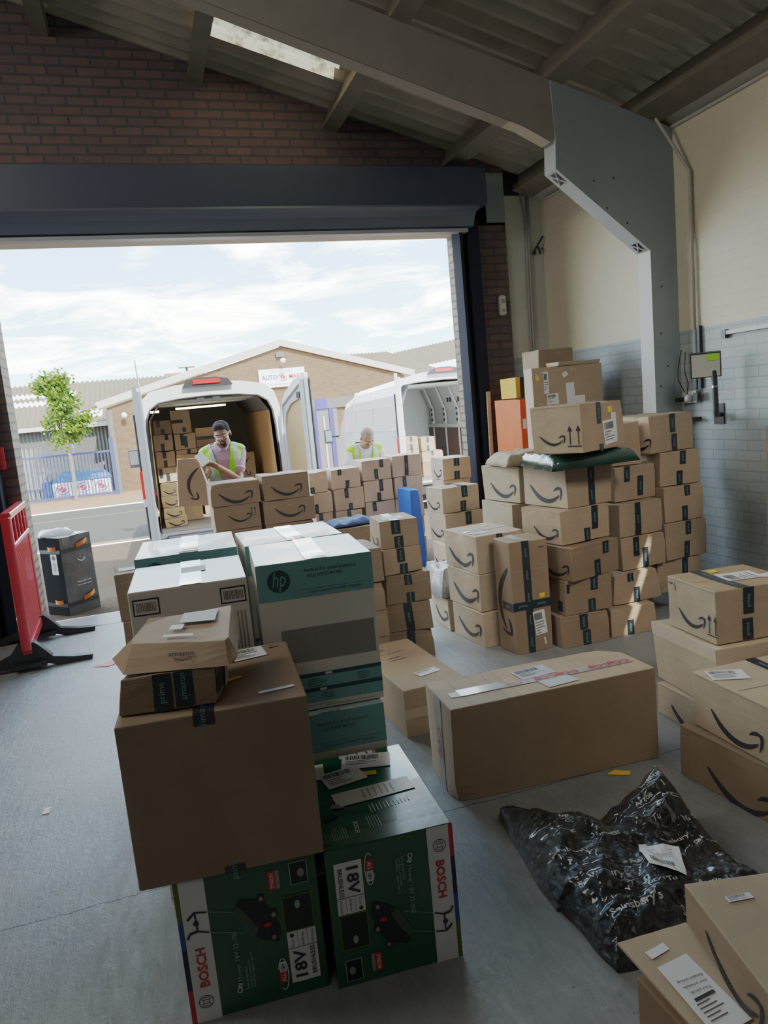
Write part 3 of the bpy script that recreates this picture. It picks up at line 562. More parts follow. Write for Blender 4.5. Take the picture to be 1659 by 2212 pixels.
# cartons at the picture's lower side: stack with the label-topped carton
c = C((2.276, 2.55, -.5, .62, .49, .161, 0), 'low wide smile carton on the floor under two others beside the long carton', mat=KRAFT_P); c.smile(cx=.53, cy=.2, size=.62)
c = C((2.276, 2.60, -5.3, .62, .50, .295, .161), 'plain pale carton with crushed rim below the label-topped smile carton', mat=KRAFT_P, amp=.012)
mb = MB(); c.rect(mb, 'L', 0, .235, .50, .297, plain('worn_edge', (.62, .50, .37), .8), 8, 2, .003); mb.build('crushed_rim', parent=c.o, fix=False)
c = C((2.306, 2.640, -5.5, .42, .36, .250, .456), 'smile carton with black-taped lid and white label, up arrow at its corner', mat=KRAFT, mats={'L': KRAFT_P}, amp=.004)
c.smile(cx=.50, cy=.30, size=.56).tape('T', .35, .055).tape('F', .40, .055, .5, 1).tape('F', .38, .055, .02, .42).label('T', .62, .5, .13, .18, 85).label('T', .9, .35, .10, .06, 0, False).label('T', .5, .86, .05, .04, 0, False, YEL, name='yellow_sticker').label('L', .10, .84, .05, .04, 0, True, KRAFT_P, 0, 'barcode_print').arrows('L', .93, .34, .10)
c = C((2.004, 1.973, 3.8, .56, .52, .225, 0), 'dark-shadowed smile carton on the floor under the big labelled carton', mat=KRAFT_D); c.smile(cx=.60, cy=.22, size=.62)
c = C((2.008, 1.965, -1.8, .52, .50, .228, .225), 'big smile carton with black tape and address label on its lid', mat=KRAFT_P, amp=.004)
c.smile(cx=.50, cy=.28, size=.55).tape('T', .55, .05, 0, 1).label('T', .17, .80, .15, .10, -20).label('T', .42, .12, .06, .025, 60, False, YEL, name='yellow_sticker')
# ------------------------------------------------------------------ printed cartons in the foreground
def word(c, f, t, u, v, h, rot=0, mat=INK, **k):
    """one printed word or line as its own part; u, v are fractions of the face"""
    U, V = c.dims(f); mb = MB(); c.text(mb, f, t, u*U, v*V, h, rot, mat, **k); mb.build('lettering', parent=c.o, fix=False)
def printer(p, label, panel=True, front=True, top=CARTONTOP):
    c = Carton('printer_box', p, label, 'cardboard box', mat=CARTONW, mats={'T': top}, amp=.002, bulge=.003, seam=False); U, V = c.dims('F')
    if front:
        mb = MB(); r = lambda u0, v0, u1, v1, m_, e=.0018: c.rect(mb, 'F', u0*U, v0*V, u1*U, v1*V, m_, 8, 4, e)
        r(0, .76, 1, 1, TEAL); r(.16, .335, .97, .56, GREYPR); r(0, .225, 1, .25, TEALDK); r(0, .15, 1, .225, TEAL); r(0, .123, 1, .15, TEALDK); r(0, .05, 1, .123, TEAL)
        for (a, b_) in ((.50, .23), (.44, .128)): r(a, b_, a+.06, b_+.016, CARTONW, .003)
        for i in range(5): r(.34, .205-.011*i, .34+.1+.03*(i % 3), .209-.011*i, TEALDK, .0026)
        for i in range(5): r(.78, .205-.011*i, .78+.08+.03*(i % 2), .209-.011*i, TEALDK, .0026)
        for i in range(4): r(.46, .105-.011*i, .56, .109-.011*i, TEALDK, .0026)
        r(.36, .812, .96, .814, TEALDK, .0026); r(.48, .02, .92, .024, GREYPR, .0026); r(.2, .032, .6, .036, GREYPR, .0026)
        mb.build('printed_panel', parent=c.o, fix=False)
        mb = MB(); n = 32; cxx, cyy, rr = .185*U, .885*V, .040
        c.put(mb, 'F', [(cxx, cyy)]+[(cxx+rr*cos(2*pi*i/n), cyy+rr*sin(2*pi*i/n)) for i in range(n)], [(0, i+1, (i+1) % n+1) for i in range(n)], TEALDK, .0028)
        mb.build('round_logo', parent=c.o, fix=False)
        word(c, 'F', 'hp', .187, .884, .056, 0, TEAL, shear=.28, width=.048, eps=.0036)
        word(c, 'F', 'Perfect for small business', .63, .935, .013, 0, TEALDK, width=.185)
        word(c, 'F', 'םינטק םיקסעל תמלשומ', .58, .897, .012, 0, TEALDK, width=.125)
        word(c, 'F', 'Color LaserJet Pro MFP 3302sdw', .66, .790, .010, 0, TEALDK, width=.190)
    mb = MB(); U2, V2 = c.dims('T'); c.rect(mb, 'T', .47*U2, 0, .49*U2, V2, GREYPR, 1, 8, .0018); c.rect(mb, 'T', .43*U2, 0, .62*U2, V2, plain('glossy_tape', (.34, .42, .43), .08, coat=1) if 'glossy_tape' not in MATS else MATS['glossy_tape'], 3, 8, .0026); mb.build('packing_tape', parent=c.o, fix=False)
    return c
printer((.289, 2.521, -4, .415, .43, .592, 0), 'lower blue-green printer carton behind the green mower carton')
printer((.308, 2.562, -5, .411, .448, .548, .594), 'white and blue-green printer carton with round logo facing us, topmost behind the mower carton')
c = printer((-.118, 2.585, -3.5, .395, .45, .520, .593), 'printer carton with two barcode panels, behind the padded paper parcel', front=False)
U, V = c.dims('F')
for u0, v0, u1, v1 in ((.03, .84, .25, .95), (.76, .84, .98, .95)):
    mb = MB()
    c.rect(mb, 'F', u0*U, v0*V, u1*U, v1*V, INK, 3, 2, .002); c.rect(mb, 'F', (u0+.012)*U, (v0+.01)*V, (u1-.012)*U, (v1-.01)*V, CARTONW, 3, 2, .0028)
    x = u0+.03
    while x < u1-.03: c.rect(mb, 'F', x*U, (v0+.025)*V, (x+.005)*U, (v1-.025)*V, INK, 1, 1, .0036); x += random.choice((.009, .013))
    mb.build('barcode_print', parent=c.o, fix=False)
mb = MB()
for i in range(9): c.rect(mb, 'F', (.70+.031*i)*U, .25*V, (.712+.031*i)*U, .78*V, GREYPR, 1, 3, .002)
c.rect(mb, 'F', .18*U, .66*V, .48*U, .72*V, GREYPR, 3, 1, .002); c.rect(mb, 'F', .58*U, .74*V, .70*U, .80*V, GREYPR, 3, 1, .002)
mb.build('grey_print', parent=c.o, fix=False)
c.label('T', .55, .62, .09, .10, 0, False, GREYPR, name='grey_print')
printer((-.096, 3.12, -4, .405, .46, .540, .593), 'printer carton with blue-green front, behind the one with two barcode panels')
printer((.342, 3.115, -1.5, .424, .42, .531, .593), 'printer carton with glossy taped lid, behind the one with the round logo')
for p in ((-.118, 2.585, -3.5, .395, .45, .592, 0), (-.096, 3.12, -4, .405, .46, .592, 0), (.342, 3.115, -1.5, .424, .42, .592, 0)):
    Carton('printer_box', p, 'lower printer carton hidden under the upper ones', 'cardboard box', group='lower printer cartons', mat=CARTONW, amp=.001, bulge=.001, n=2, seam=False)
def mower(p, label, rot, topprint=False):
    c = Carton('mower_box', p, label, 'cardboard box', mat=GREEN, amp=.002, bulge=.002, seam=False); H_, W_ = p[5], p[3]
    def T(x, y): return ((y if rot < 0 else 1-y)*W_, (1-x if rot < 0 else x)*H_)
    mb = MB()
    def r(x0, y0, x1, y1, m_, e=.0015, n=4):
        vs, fs = grid_rect(x0, y0, x1, y1, n, n); c.put(mb, 'F', [T(*q) for q in vs], fs, m_, e)
    def poly(pts, m_, e=.003): c.put(mb, 'F', [T(*q) for q in pts], [tuple(range(len(pts)))], m_, e)
    def blob(x, y, rx, ry, m_, e=.003, n=14, a=0): poly([(x+rx*cos(2*pi*i/n)*cos(a)-ry*sin(2*pi*i/n)*sin(a), y+rx*cos(2*pi*i/n)*sin(a)+ry*sin(2*pi*i/n)*cos(a)) for i in range(n)], m_, e)
    def line(x0, y0, x1, y1, t, m_, e=.0035):
        L = math.hypot(x1-x0, y1-y0); nx, ny = -(y1-y0)/L*t, (x1-x0)/L*t; poly([(x0+nx, y0+ny), (x1+nx, y1+ny), (x1-nx, y1-ny), (x0-nx, y0-ny)], m_, e)
    r(0, .79, 1, .965, WHITE); r(0, .965, .24, 1, RED); r(.24, .965, .52, 1, plain('navy_print', (.01, .012, .05), .4) if 'navy_print' not in MATS else MATS['navy_print']); r(.52, .965, .72, 1, BLUEPR); r(.72, .965, 1, 1, plain('olive_print', (.10, .13, .015), .5) if 'olive_print' not in MATS else MATS['olive_print'])
    r(.10, .06, .35, .27, WHITE); r(.352, .06, .47, .27, WHITE)
    for y in (.125, .195): r(.352, y-.001, .47, y+.001, INK, .0025, 1)
    r(.349, .06, .353, .27, INK, .0025, 1)
    r(.47, .06, .73, .28, MATS['olive_print'], .002); r(.48, .07, .72, .27, GREENDK, .0028); blob(.66, .17, .03, .02, GREENLT, .0036)
    blob(.445, .235, .014, .016, INK, .003)
    r(.80, .07, .96, .20, GREENLT, .002); r(.806, .077, .954, .193, GREENDK, .0028); blob(.88, .12, .03, .025, GREYPR, .0036)
    r(.12, .30, .20, .355, RED, .002); r(.20, .30, .275, .35, WHITE, .002)
    for i in range(20):
        a0, a1 = 2*pi*i/20, 2*pi*(i+1)/20
        if not (1.0 < a0 < 2.2): line(.185+.115*cos(a0), .325+.035*sin(a0), .185+.115*cos(a1), .325+.035*sin(a1), .003, WHITE, .0026)
    r(.80, .30, .93, .355, RED, .002); r(.80, .275, .93, .30, GREYPR, .0015)
    mb.build('printed_panel', parent=c.o, fix=False)
    mb = MB(); D2 = plain('mower_dark', (.010, .013, .022), .35) if 'mower_dark' not in MATS else MATS['mower_dark']; G2 = plain('mower_green', (.05, .085, .06), .35) if 'mower_green' not in MATS else MATS['mower_green']
    poly([(.43, .33), (.47, .44), (.52, .50), (.62, .54), (.74, .60), (.79, .57), (.76, .46), (.70, .38), (.60, .33), (.50, .30)], D2)
    poly([(.50, .50), (.58, .55), (.70, .62), (.76, .60), (.66, .52), (.55, .46)], G2, .0036)
    for x, y, q in ((.47, .36, .032), (.63, .345, .035), (.76, .42, .03)): blob(x, y, q, q*.9, INK, .004); blob(x, y, q*.5, q*.45, GREYPR, .0045)
    blob(.57, .395, .016, .03, RED, .0045)
    line(.55, .56, .62, .80, .0015, GREENLT, .003); line(.71, .60, .76, .80, .0015, GREENLT, .003)
    line(.62, .80, .645, .875, .006, INK); line(.76, .80, .775, .88, .006, INK); line(.645, .875, .635, .93, .009, INK); line(.635, .93, .60, .95, .007, INK) ; line(.645, .875, .775, .88, .006, INK); blob(.70, .88, .018, .02, INK, .004); line(.775, .88, .73, .935, .008, INK)
    mb.build('mower_picture', parent=c.o, fix=False)
    mb = MB(); X, Y = .14, .885
    for rr0, rr1 in ((.046, .041),):
        n = 28; vs = [T(X+q*cos(2*pi*i/n), Y+q*1.13*sin(2*pi*i/n)) for i in range(n) for q in (rr0, rr1)]; c.put(mb, 'F', vs, [(2*i, 2*i+1, (2*i+3) % (2*n), (2*i+2) % (2*n)) for i in range(n)], INK, .0028)
    for dx in (-.013, .013): line(X+dx, Y-.03, X+dx, Y+.03, .002, INK, .0028)
    for dy in (-.018, .018): line(X-.013, Y+dy, X+.013, Y+dy, .002, INK, .0028)
    for sx in (-1, 1): line(X+sx*.013, Y+.028, X+sx*.030, Y+.020, .002, INK, .0028); line(X+sx*.030, Y+.020, X+sx*.030, Y-.02, .002, INK, .0028); line(X+sx*.030, Y-.02, X+sx*.013, Y-.028, .002, INK, .0028)
    mb.build('round_emblem', parent=c.o, fix=False)
    def wd(t, x, y, h, m_, width=None, bold=0):
        mb = MB(); u, v = T(x, y); c.text(mb, 'F', t, u, v, h, rot, m_, .0036, bold, width); mb.build('lettering', parent=c.o, fix=False)
    wd('BOSCH', .385, .878, .026, RED, .118, .03); wd('City', .175, .64, .014, WHITE, .032, .03); wd('Mower 18V-32-300', .40, .635, .013, GREENLT, .152)
    wd('Akku-Rasenmäher', .235, .585, .008, GREENLT, .075); wd('Cordless Lawnmower', .26, .56, .008, GREENLT, .09); wd('Tondeuse à gazon sans fil', .28, .535, .008, GREENLT, .11)
    wd('18V', .235, .195, .034, INK, .085, .03); wd('BRUSHLESS', .24, .10, .013, INK, .088, .01)
    wd('32 cm', .39, .235, .008, INK, .024); wd('30-60 mm', .41, .16, .008, INK, .040); wd('3 Year Guarantee', .41, .09, .008, INK, .044)
    wd('ALL', .16, .328, .012, WHITE, .025, .02); wd('18V', .238, .325, .011, INK, .022, .02); wd('SYNEON', .865, .328, .011, WHITE, .044, .02)
    if topprint:
        c.label('T', .36, .72, .14, .105, 12).label('T', .62, .86, .17, .10, -14, lines=3).label('T', .09, .84, .10, .11, -6, False, WHITE, name='white_panel').label('T', .55, .48, .26, .085, 4, False, WHITE, name='white_panel').label('T', .60, .70, .045, .028, -10, False, YEL, name='yellow_sticker')
        word(c, 'T', '18V', .10, .90, .026, -100, INK, eps=.005, bold=.03); word(c, 'T', 'BOSCH', .30, .155, .014, -95, WHITE, bold=.02); word(c, 'T', 'UNIVERSAL', .66, .87, .008, 160, INK, eps=.006)
        U2, V2 = c.dims('T')
        mb = MB()
        for i in range(7): c.rect(mb, 'T', (.10+.018*i)*U2, .07*V2, (.106+.018*i)*U2, (.17+.01*(i % 3))*V2, GREENLT, 1, 1, .002)
        mb.build('small_print', parent=c.o, fix=False)
        mb = MB()
        for i in range(12): c.rect(mb, 'T', (.46+.03*i)*U2, (.27+.004*i)*V2, (.47+.03*i)*U2, (.35+.012*(i % 2))*V2, GREENLT, 1, 1, .002)
        mb.build('small_print', parent=c.o, fix=False)
        mb = MB()
        for i in range(5): c.rect(mb, 'T', (.40+.022*i)*U2, .12*V2, (.406+.022*i)*U2, .24*V2, GREENLT, 1, 1, .002)
        mb.build('small_print', parent=c.o, fix=False)
        mb = MB()
        for i in range(6): c.rect(mb, 'T', (.46+.05*i)*U2, .43*V2, (.47+.05*i)*U2, .53*V2, GREYPR, 1, 1, .0045)
        mb.build('small_print', parent=c.o, fix=False)
        mb = MB()
        for i in range(4): c.rect(mb, 'T', (.40+.09*i)*U2, .945*V2, (.475+.09*i)*U2, .985*V2, WHITE, 1, 1, .002)
        mb.build('small_print', parent=c.o, fix=False)
        mb = MB()
        c.rect(mb, 'T', .72*U2, .95*V2, .74*U2, .98*V2, RED, 1, 1, .003)
        mb.build('small_print', parent=c.o, fix=False)
        mb = MB()
        c.shape(mb, 'T', ([(-1, -1), (1, -.6), (.8, 1), (-.9, .7)], [(0, 1, 2, 3)]), .13*U2, .30*V2, .022, .014, 20, GREENDK, .003); c.shape(mb, 'T', ([(-1, -1), (1, -.6), (.8, 1), (-.9, .7)], [(0, 1, 2, 3)]), .22*U2, .40*V2, .022, .016, -20, GREYPR, .003)
        mb.build('small_print', parent=c.o, fix=False)
    return c
mower((.329, 1.937, -3.3, .381, .563, .430, 0), 'green lawnmower carton with open glossy lid side, beside the one under the plain carton', -90, True)
mower((-.081, 1.983, -3.1, .391, .53, .408+.02, 0), 'green lawnmower carton standing under the big plain brown carton', 90)
c = C((-.166, 1.973, -4.8, .497, .52, .462, .434), 'big plain brown carton lying across the green mower carton', mat=KRAFT_D, seam=False, amp=.003)
c.tape('F', .51, .055, 0, .045, word='prime').tape('F', .45, .055, .93, 1).tape('T', .45, .055, 0, .5).label('T', .72, .86, .12, .10, 8, lines=4).label('T', .85, .16, .10, .018, 5, False, PAPER, name='paper_slip').label('T', .62, .46, .055, .022, 25, False, YEL, name='yellow_sticker').label('T', .90, .93, .03, .02, 0, True, KRAFT_D, 0, 'barcode_print')
c = C((-.150, 2.044, -13, .255, .20, .103, .899), 'small dark carton with two wide black tapes and torn side under the padded parcel', mat=KRAFT_D, amp=.008)
c.tape('F', .46, .05, 0, 1, txt=False).tape('F', .68, .05, .05, 1, txt=False); word(c, 'F', 'prime', .46, .5, .018, 90, TAPETXT, eps=.005); word(c, 'F', 'amazon', .68, .6, .018, 90, TAPETXT, eps=.005)
mb = MB(); c.rect(mb, 'R', .02, .02, .16, .09, BLACKP, 4, 4, .002); c.rect(mb, 'R', .13, .0, .19, .10, KRAFT_P, 4, 4, .006); mb.build('torn_flap', parent=c.o, fix=False)
# padded paper parcel
mb = MB(); bt = [(-.159, 2.150, 1.028), (-.131, 2.060, 1.004), (.138, 1.972, 1.004), (.168, 1.985, 1.026), (.215, 2.33, 1.035), (-.06, 2.32, 1.035)]
tp_ = [(-.100, 2.16, 1.072), (-.100, 2.122, 1.068), (.140, 2.005, 1.068), (.152, 2.02, 1.070), (.192, 2.315, 1.082), (-.055, 2.30, 1.082)]
lo = [(x*.9+.003, y*.985+.03, 1.006) for x, y, z in bt]
vs = lo+bt+tp_; fs = [tuple(range(5, -1, -1)), tuple(range(12, 18))]+[(k+i, k+(i+1) % 6, k+6+(i+1) % 6, k+6+i) for k in (0, 6) for i in range(6)]
bm = bmesh.new(); bv = [bm.verts.new(v) for v in vs]; [bm.faces.new([bv[i] for i in f]) for f in fs]
bmesh.ops.subdivide_edges(bm, edges=bm.edges, cuts=3, use_grid_fill=True); bmesh.ops.triangulate(bm, faces=bm.faces)
for v in bm.verts:
    q = noise.noise(v.co*9)*.006+noise.noise(v.co*25)*.003; v.co += Vector((q*.5, q*.6, q if v.co.z > 1.03 else 0))
me = bpy.data.meshes.new('padded_parcel'); bm.to_mesh(me); bm.free(); me.materials.append(KRAFT)
pk = bpy.data.objects.new('padded_parcel', me); col.objects.link(pk); tag(pk, 'crumpled brown paper parcel with clear label pouch, on the small dark taped carton', 'parcel')
def quadobj(name, pts, mat, parent=None, up=.0): mb = MB(); mb.add([(x, y, z+up) for x, y, z in pts], [tuple(range(len(pts)))], mat); return mb.build(name, parent=parent, fix=False)
quadobj('label_pouch', [(.03, 2.20, 1.084), (.13, 2.17, 1.083), (.15, 2.28, 1.087), (.05, 2.29, 1.088)], plain('pouch', (.30, .27, .23), .5, spec=.2), pk); quadobj('paper_label', [(.0, 2.155, 1.082), (.035, 2.14, 1.081), (.045, 2.18, 1.083), (.01, 2.19, 1.083)], PAPER, pk); quadobj('paper_strip', [(-.02, 2.10, 1.078), (.06, 2.07, 1.077), (.063, 2.085, 1.078), (-.015, 2.115, 1.079)], PAPER, pk)
vs, fs, wv = text2d('amazon', .02); mb = MB(); a0, b0 = Vector((-.01, 2.052, 1.036)), Vector((.055, 2.031, 1.036)); dx = (b0-a0).normalized(); upv = Vector((.0, .64, .77)).normalized()
mb.add([a0+dx*(x+wv/2)*(.068/wv)+upv*y*.014+Vector((0, -.012, .006)) for x, y in vs], fs, INK); mb.build('lettering', parent=pk, fix=False)
mb = MB(); vs, fs = SMILE; mb.add([a0+dx*(x+.5)*.05+dx*.01+upv*(y*.03-.013)+Vector((0, -.013, .006)) for x, y in vs], fs, INK); mb.build('smile_print', parent=pk, fix=False)
# long carton, flat kraft carton
c = C((1.032, 2.697, -2.6, .954, .331, .414, 0), 'long carton bound with red-lettered tape lying across the floor', mat=KRAFT_D, mats={'T': KRAFT, 'L': KRAFT_P}, seam=False, amp=.008, bulge=.008, n=12)
TP2 = plain('grey_tape', (.36, .33, .32), .45, spec=.3)
c.tape('T', .42, .052, .05, .97, True, False, TP2).tape('L', .52, .068, 0, 1, False, False, TP2); U, V = c.dims('T')
for i, u in enumerate((.36, .52, .63, .80, .90)): word(c, 'T', 'C-Cap', u, .42, .036, 180, RED, width=.105 if i else .08, bold=.03, eps=.006)
word(c, 'L', 'C-Cap', .52, .50, .045, -90, RED, width=.14, bold=.03, eps=.006)
c.label('T', .50, .66, .17, .11, 6, lines=3, mat=CLEARTAPE, name='label_pouch').label('T', .55, .22, .15, .09, 6, False, CLEARTAPE, name='label_pouch').label('T', .57, .14, .09, .02, 8, False, RED, name='red_slip').label('T', .20, .45, .20, .07, 2, False, CLEARTAPE, name='clear_tape')
mb = MB()
for u in (.06, .12, .155, .2): c.rect(mb, 'L', (u*3.2)*c.d*.98, 0, (u*3.2)*c.d*.98+.002, c.h, INKSOFT, 1, 8, .002)
for u in (.1, .2, .27, .33, .72, .88): c.rect(mb, 'T', u*U, 0, u*U+.0015, V, INKSOFT, 1, 8, .0012)
mb.build('crease_line', parent=c.o, fix=False)
c = C((1.059, 3.374, 2.9, .34, .774, .249, 0), 'flat kraft carton with printed symbols behind the long carton', mat=KRAFT, seam=False, amp=.002, bulge=.002)
c.label('T', .62, .24, .13, .07, 10, lines=1).tape('F', .5, .05, 0, 1, True, False, KRAFT_P).tape('L', .10, .05, .3, .7, False, False, KRAFT_P).label('T', .45, .62, .10, .045, 8, True, KRAFT, 0, 'barcode_print')
word(c, 'T', 'CE  UK  RoHS', .45, .74, .018, 8, INKSOFT); word(c, 'T', 'GZ', .36, .84, .018, 8, INK, bold=.03)
# cartons cut by the lower edge of the picture
c = C((.945, .98, 0, .45, .40, .255, 0), 'open worn carton with a long label on its flap, beside the black plastic sack', mat=KRAFT_D, mats={'L': KRAFT_D}, seam=False, amp=.004); c.smile(cx=.35, cy=.25, size=.5)
mb = MB(); F0 = [Vector(q) for q in ((.950, 1.462, .281), (1.145, 1.452, .281), (1.20, 1.06, .272), (.955, 1.02, .262))]
vs, fs = grid_rect(0, 0, 1, 1, 10, 10)
mb.add([(F0[0]*(1-u)*(1-v)+F0[1]*u*(1-v)+F0[2]*u*v+F0[3]*(1-u)*v+Vector((0, 0, .004*noise.noise(Vector((u*3, v*3, 1)))))) for u, v in vs], fs, KRAFT_P)
o = mb.build('lid_flap', parent=None, fix=False); o.parent = c.o; o.matrix_parent_inverse = Matrix.Translation(c.o.location).inverted()
md_ = o.modifiers.new('s', 'SOLIDIFY'); md_.thickness = .006
LB = [Vector(q) for q in ((.985, 1.355, .284), (1.075, 1.365, .284), (1.075, 1.16, .279), (.975, 1.15, .279))]
for nm, a, b_, m_ in (('shipping_label', (0, 0), (1, 1), PAPER),):
    mb = MB(); mb.add([(p.x, p.y, p.z+.003) for p in LB], [(0, 1, 2, 3)], PAPER)
    def bil(u, v): return LB[0]*(1-u)*(1-v)+LB[1]*u*(1-v)+LB[2]*u*v+LB[3]*(1-u)*v+Vector((0, 0, .0045))
    for i in range(5): y = .60+.055*i; mb.add([bil(.15, y), bil(.55+.1*(i % 3), y), bil(.55+.1*(i % 3), y+.015), bil(.15, y+.015)], [(0, 1, 2, 3)], INKSOFT)
    mb.add([bil(.2, .53), bil(.8, .53), bil(.8, .57), bil(.2, .57)], [(0, 1, 2, 3)], INK)
    o2 = mb.build(nm, fix=False); o2.parent = c.o; o2.matrix_parent_inverse = Matrix.Translation(c.o.location).inverted()
for i, t in enumerate(('amazon.co.uk', 'Your parcel,', 'your schedule.', 'Amazon pickup.')):
    vs, fs, wv = text2d(t, .01); hh = .008 if i else .006; cc_ = Vector((1.03, 1.245+.018*i, .2875)); mb = MB(); mb.add([cc_+Vector((-x*hh, -y*hh, 0)) for x, y in vs], fs, INK)
    o2 = mb.build('lettering', fix=False); o2.parent = c.o; o2.matrix_parent_inverse = Matrix.Translation(c.o.location).inverted()
o2 = quadobj('barcode_sticker', [(.99, 1.408, .286), (1.05, 1.418, .286), (1.05, 1.393, .286), (.993, 1.383, .286)], PAPER); o2.parent = c.o; o2.matrix_parent_inverse = Matrix.Translation(c.o.location).inverted()
c = C((1.049, 1.075, -13.5, .50, .375, .110, .294), 'shallow smile carton with barcode and yellow stickers, lying on the open worn carton', mat=KRAFT_P, seam=False, amp=.003, mats={'L': KRAFT})
c.smile(cx=.60, cy=.28, size=.62).label('T', .20, .80, .065, .02, 5).label('T', .42, .62, .045, .05, 10, False, YEL, name='yellow_sticker'); word(c, 'T', '9 25', .42, .62, .014, 10, INK, eps=.006)
# parcels on the block
mb = MB()
def bag(name, poly, z0, hgt, mat, label, cat, n=26, crumple=.02, seed=1, group=None, edge=.35, sc=7, flat=False):
    """soft bag: pillow-like height field over a four-cornered outline"""
    A, B_, C_, D_ = [Vector(q).to_3d() for q in poly]; vs = []; fs = []
    for side in (1, 0):
        for j in range(n+1):
            for i in range(n+1):
                u, v = i/n, j/n; p = A*(1-u)*(1-v)+B_*u*(1-v)+C_*u*v+D_*(1-u)*v
                e_ = min(u, 1-u, v, 1-v)*2; f_ = min(1, e_/edge)**.55
                q = Vector((p.x, p.y, seed)); cr_ = (1-abs(noise.noise(q*sc)))*crumple+noise.noise(q*sc*2.3)*crumple*.6
                jit = Vector((noise.noise(q*6+Vector((5, 0, 0))), noise.noise(q*6+Vector((0, 9, 0))), 0))*.012
                z = z0+(hgt*f_+cr_*f_ if side else .002)+(.004 if not side else .006); vs.append(p+jit+Vector((0, 0, z)))
    m1 = (n+1)**2
    for s_ in (0, 1):
        for j in range(n):
            for i in range(n):
                a = s_*m1+j*(n+1)+i; f4 = (a, a+1, a+n+2, a+n+1); fs.append(f4 if s_ == 0 else f4[::-1])
    for i in range(n):
        for a, b_ in ((i, i+1), (n*(n+1)+i+1, n*(n+1)+i)): fs.append((b_, a, a+m1, b_+m1))
        for a, b_ in (((i+1)*(n+1), i*(n+1)), (i*(n+1)+n, (i+1)*(n+1)+n)): fs.append((b_, a, a+m1, b_+m1))
    mb = MB(); mb.add(vs, fs, mat); o = mb.build(name, smooth=True); return tag(o, label, cat, group)
GPL = plain('green_plastic', (.012, .05, .038), .16, bump=.5, scale=30, coat=.6)
bag('plastic_bag', ((2.42, 4.62), (2.34, 4.02), (3.0, 4.06), (2.98, 4.60)), 1.15, .08, GPL, 'dark green glossy plastic bag squashed under the big smile carton', 'bag', crumple=.015, seed=4, edge=.18)
bag('kraft_parcel', ((2.40, 5.10), (2.36, 4.66), (2.80, 4.70), (2.80, 5.12)), 1.142, .07, KRAFT_P, 'soft kraft paper parcel lying beside the green plastic bag', 'parcel', crumple=.02, seed=8)
GRB = plain('grey_plastic', (.42, .44, .45), .25, bump=.4, scale=25, coat=.4)
o = bag('mail_bag', ((1.86, 5.28), (1.90, 4.90), (2.2, 4.93), (2.2, 5.3)), .232, .17, GRB, 'pale grey plastic mailing bag on the low smile carton', 'bag', crumple=.03, seed=12)
# ------------------------------------------------------------------ black mailing sack
m, nt, b = new_mat('black_sack'); b.inputs['Base Color'].default_value = (.008, .009, .011, 1); b.inputs['Roughness'].default_value = .22; b.inputs['Coat Weight'].default_value = .5
tc = N(nt, 'ShaderNodeTexCoord'); v1 = N(nt, 'ShaderNodeTexNoise', Scale=22.0, Detail=6.0, Roughness=.65, Distortion=1.5); lk(nt, tc.outputs['Object'], v1.inputs['Vector'])
v2 = N(nt, 'ShaderNodeTexVoronoi', Scale=26.0, feature='DISTANCE_TO_EDGE'); lk(nt, tc.outputs['Object'], v2.inputs['Vector'])
ad = N(nt, 'ShaderNodeMath', operation='ADD'); lk(nt, v1.outputs['Fac'], ad.inputs[0]); lk(nt, v2.outputs['Distance'], ad.inputs[1])
bp = N(nt, 'ShaderNodeBump', Strength=.9, Distance=.02); lk(nt, ad.outputs[0], bp.inputs['Height']); lk(nt, bp.outputs[0], b.inputs['Normal']); SACK = m
SK = [Vector(q) for q in ((1.10, 2.39, 0), (1.655, 2.225, 0), (1.70, 1.60, 0), (1.075, 1.66, 0))]
def sack(u, v, top=1):
    A, B_, C_, D_ = SK; p = A*(1-u)*(1-v)+B_*u*(1-v)+C_*u*v+D_*(1-u)*v
    side_in = .035*sin(pi*v)*(1-u)*(1 if v < .6 else .5); p.x -= side_in*.6
    e_ = min(u, 1-u, 1-v)*2; ev = v*2; f_ = min(1, min(e_, ev)/.30)**.5
    q = Vector((p.x*1.0, p.y*1.0, 3.3))
    ridge = (1-abs(noise.noise(q*6.5)))**2*.045+(1-abs(noise.noise(q*15+Vector((3, 1, 0)))))**2*.016+noise.noise(q*34)*.007+(1-abs(noise.noise(q*22+Vector((9, 4, 0)))))**3*.010
    notch = -.060*math.exp(-((u-.60)**2/.02+(v-.02)**2/.07))
    z = .004+f_*(.085+ridge)+f_*notch
    wing = max(0, 1-math.hypot((u-1.0)*1.15, (v-.02)*1.0)/.55)**1.3*.20
    tip = max(0, 1-math.hypot(u*2.2, v*2.2))
    p += Vector((.03*tip, .13*tip**2, 0)); z += wing*(1 if top else .9)+tip*.02
    p += Vector((noise.noise(q*9), noise.noise(q*9+Vector((7, 7, 7))), 0))*.010
    return Vector((p.x, p.y, z if top else min(.003+wing*.9, z)))
mb = MB(); n = 110; vs = [sack(i/n, j/n) for j in range(n+1) for i in range(n+1)]+[sack(i/n, j/n, 0)-Vector((0, 0, .002)) for j in range(n+1) for i in range(n+1)]; m1 = (n+1)**2; fs = []
for j in range(n):
    for i in range(n): a = j*(n+1)+i; fs += [(a, a+1, a+n+2, a+n+1), (m1+a, m1+a+n+1, m1+a+n+2, m1+a+1)]
for i in range(n):
    fs += [(i+1, i, i+m1, i+1+m1), (n*(n+1)+i, n*(n+1)+i+1, n*(n+1)+i+1+m1, n*(n+1)+i+m1), (i*(n+1), (i+1)*(n+1), (i+1)*(n+1)+m1, i*(n+1)+m1), ((i+1)*(n+1)+n, i*(n+1)+n, i*(n+1)+n+m1, (i+1)*(n+1)+n+m1)]
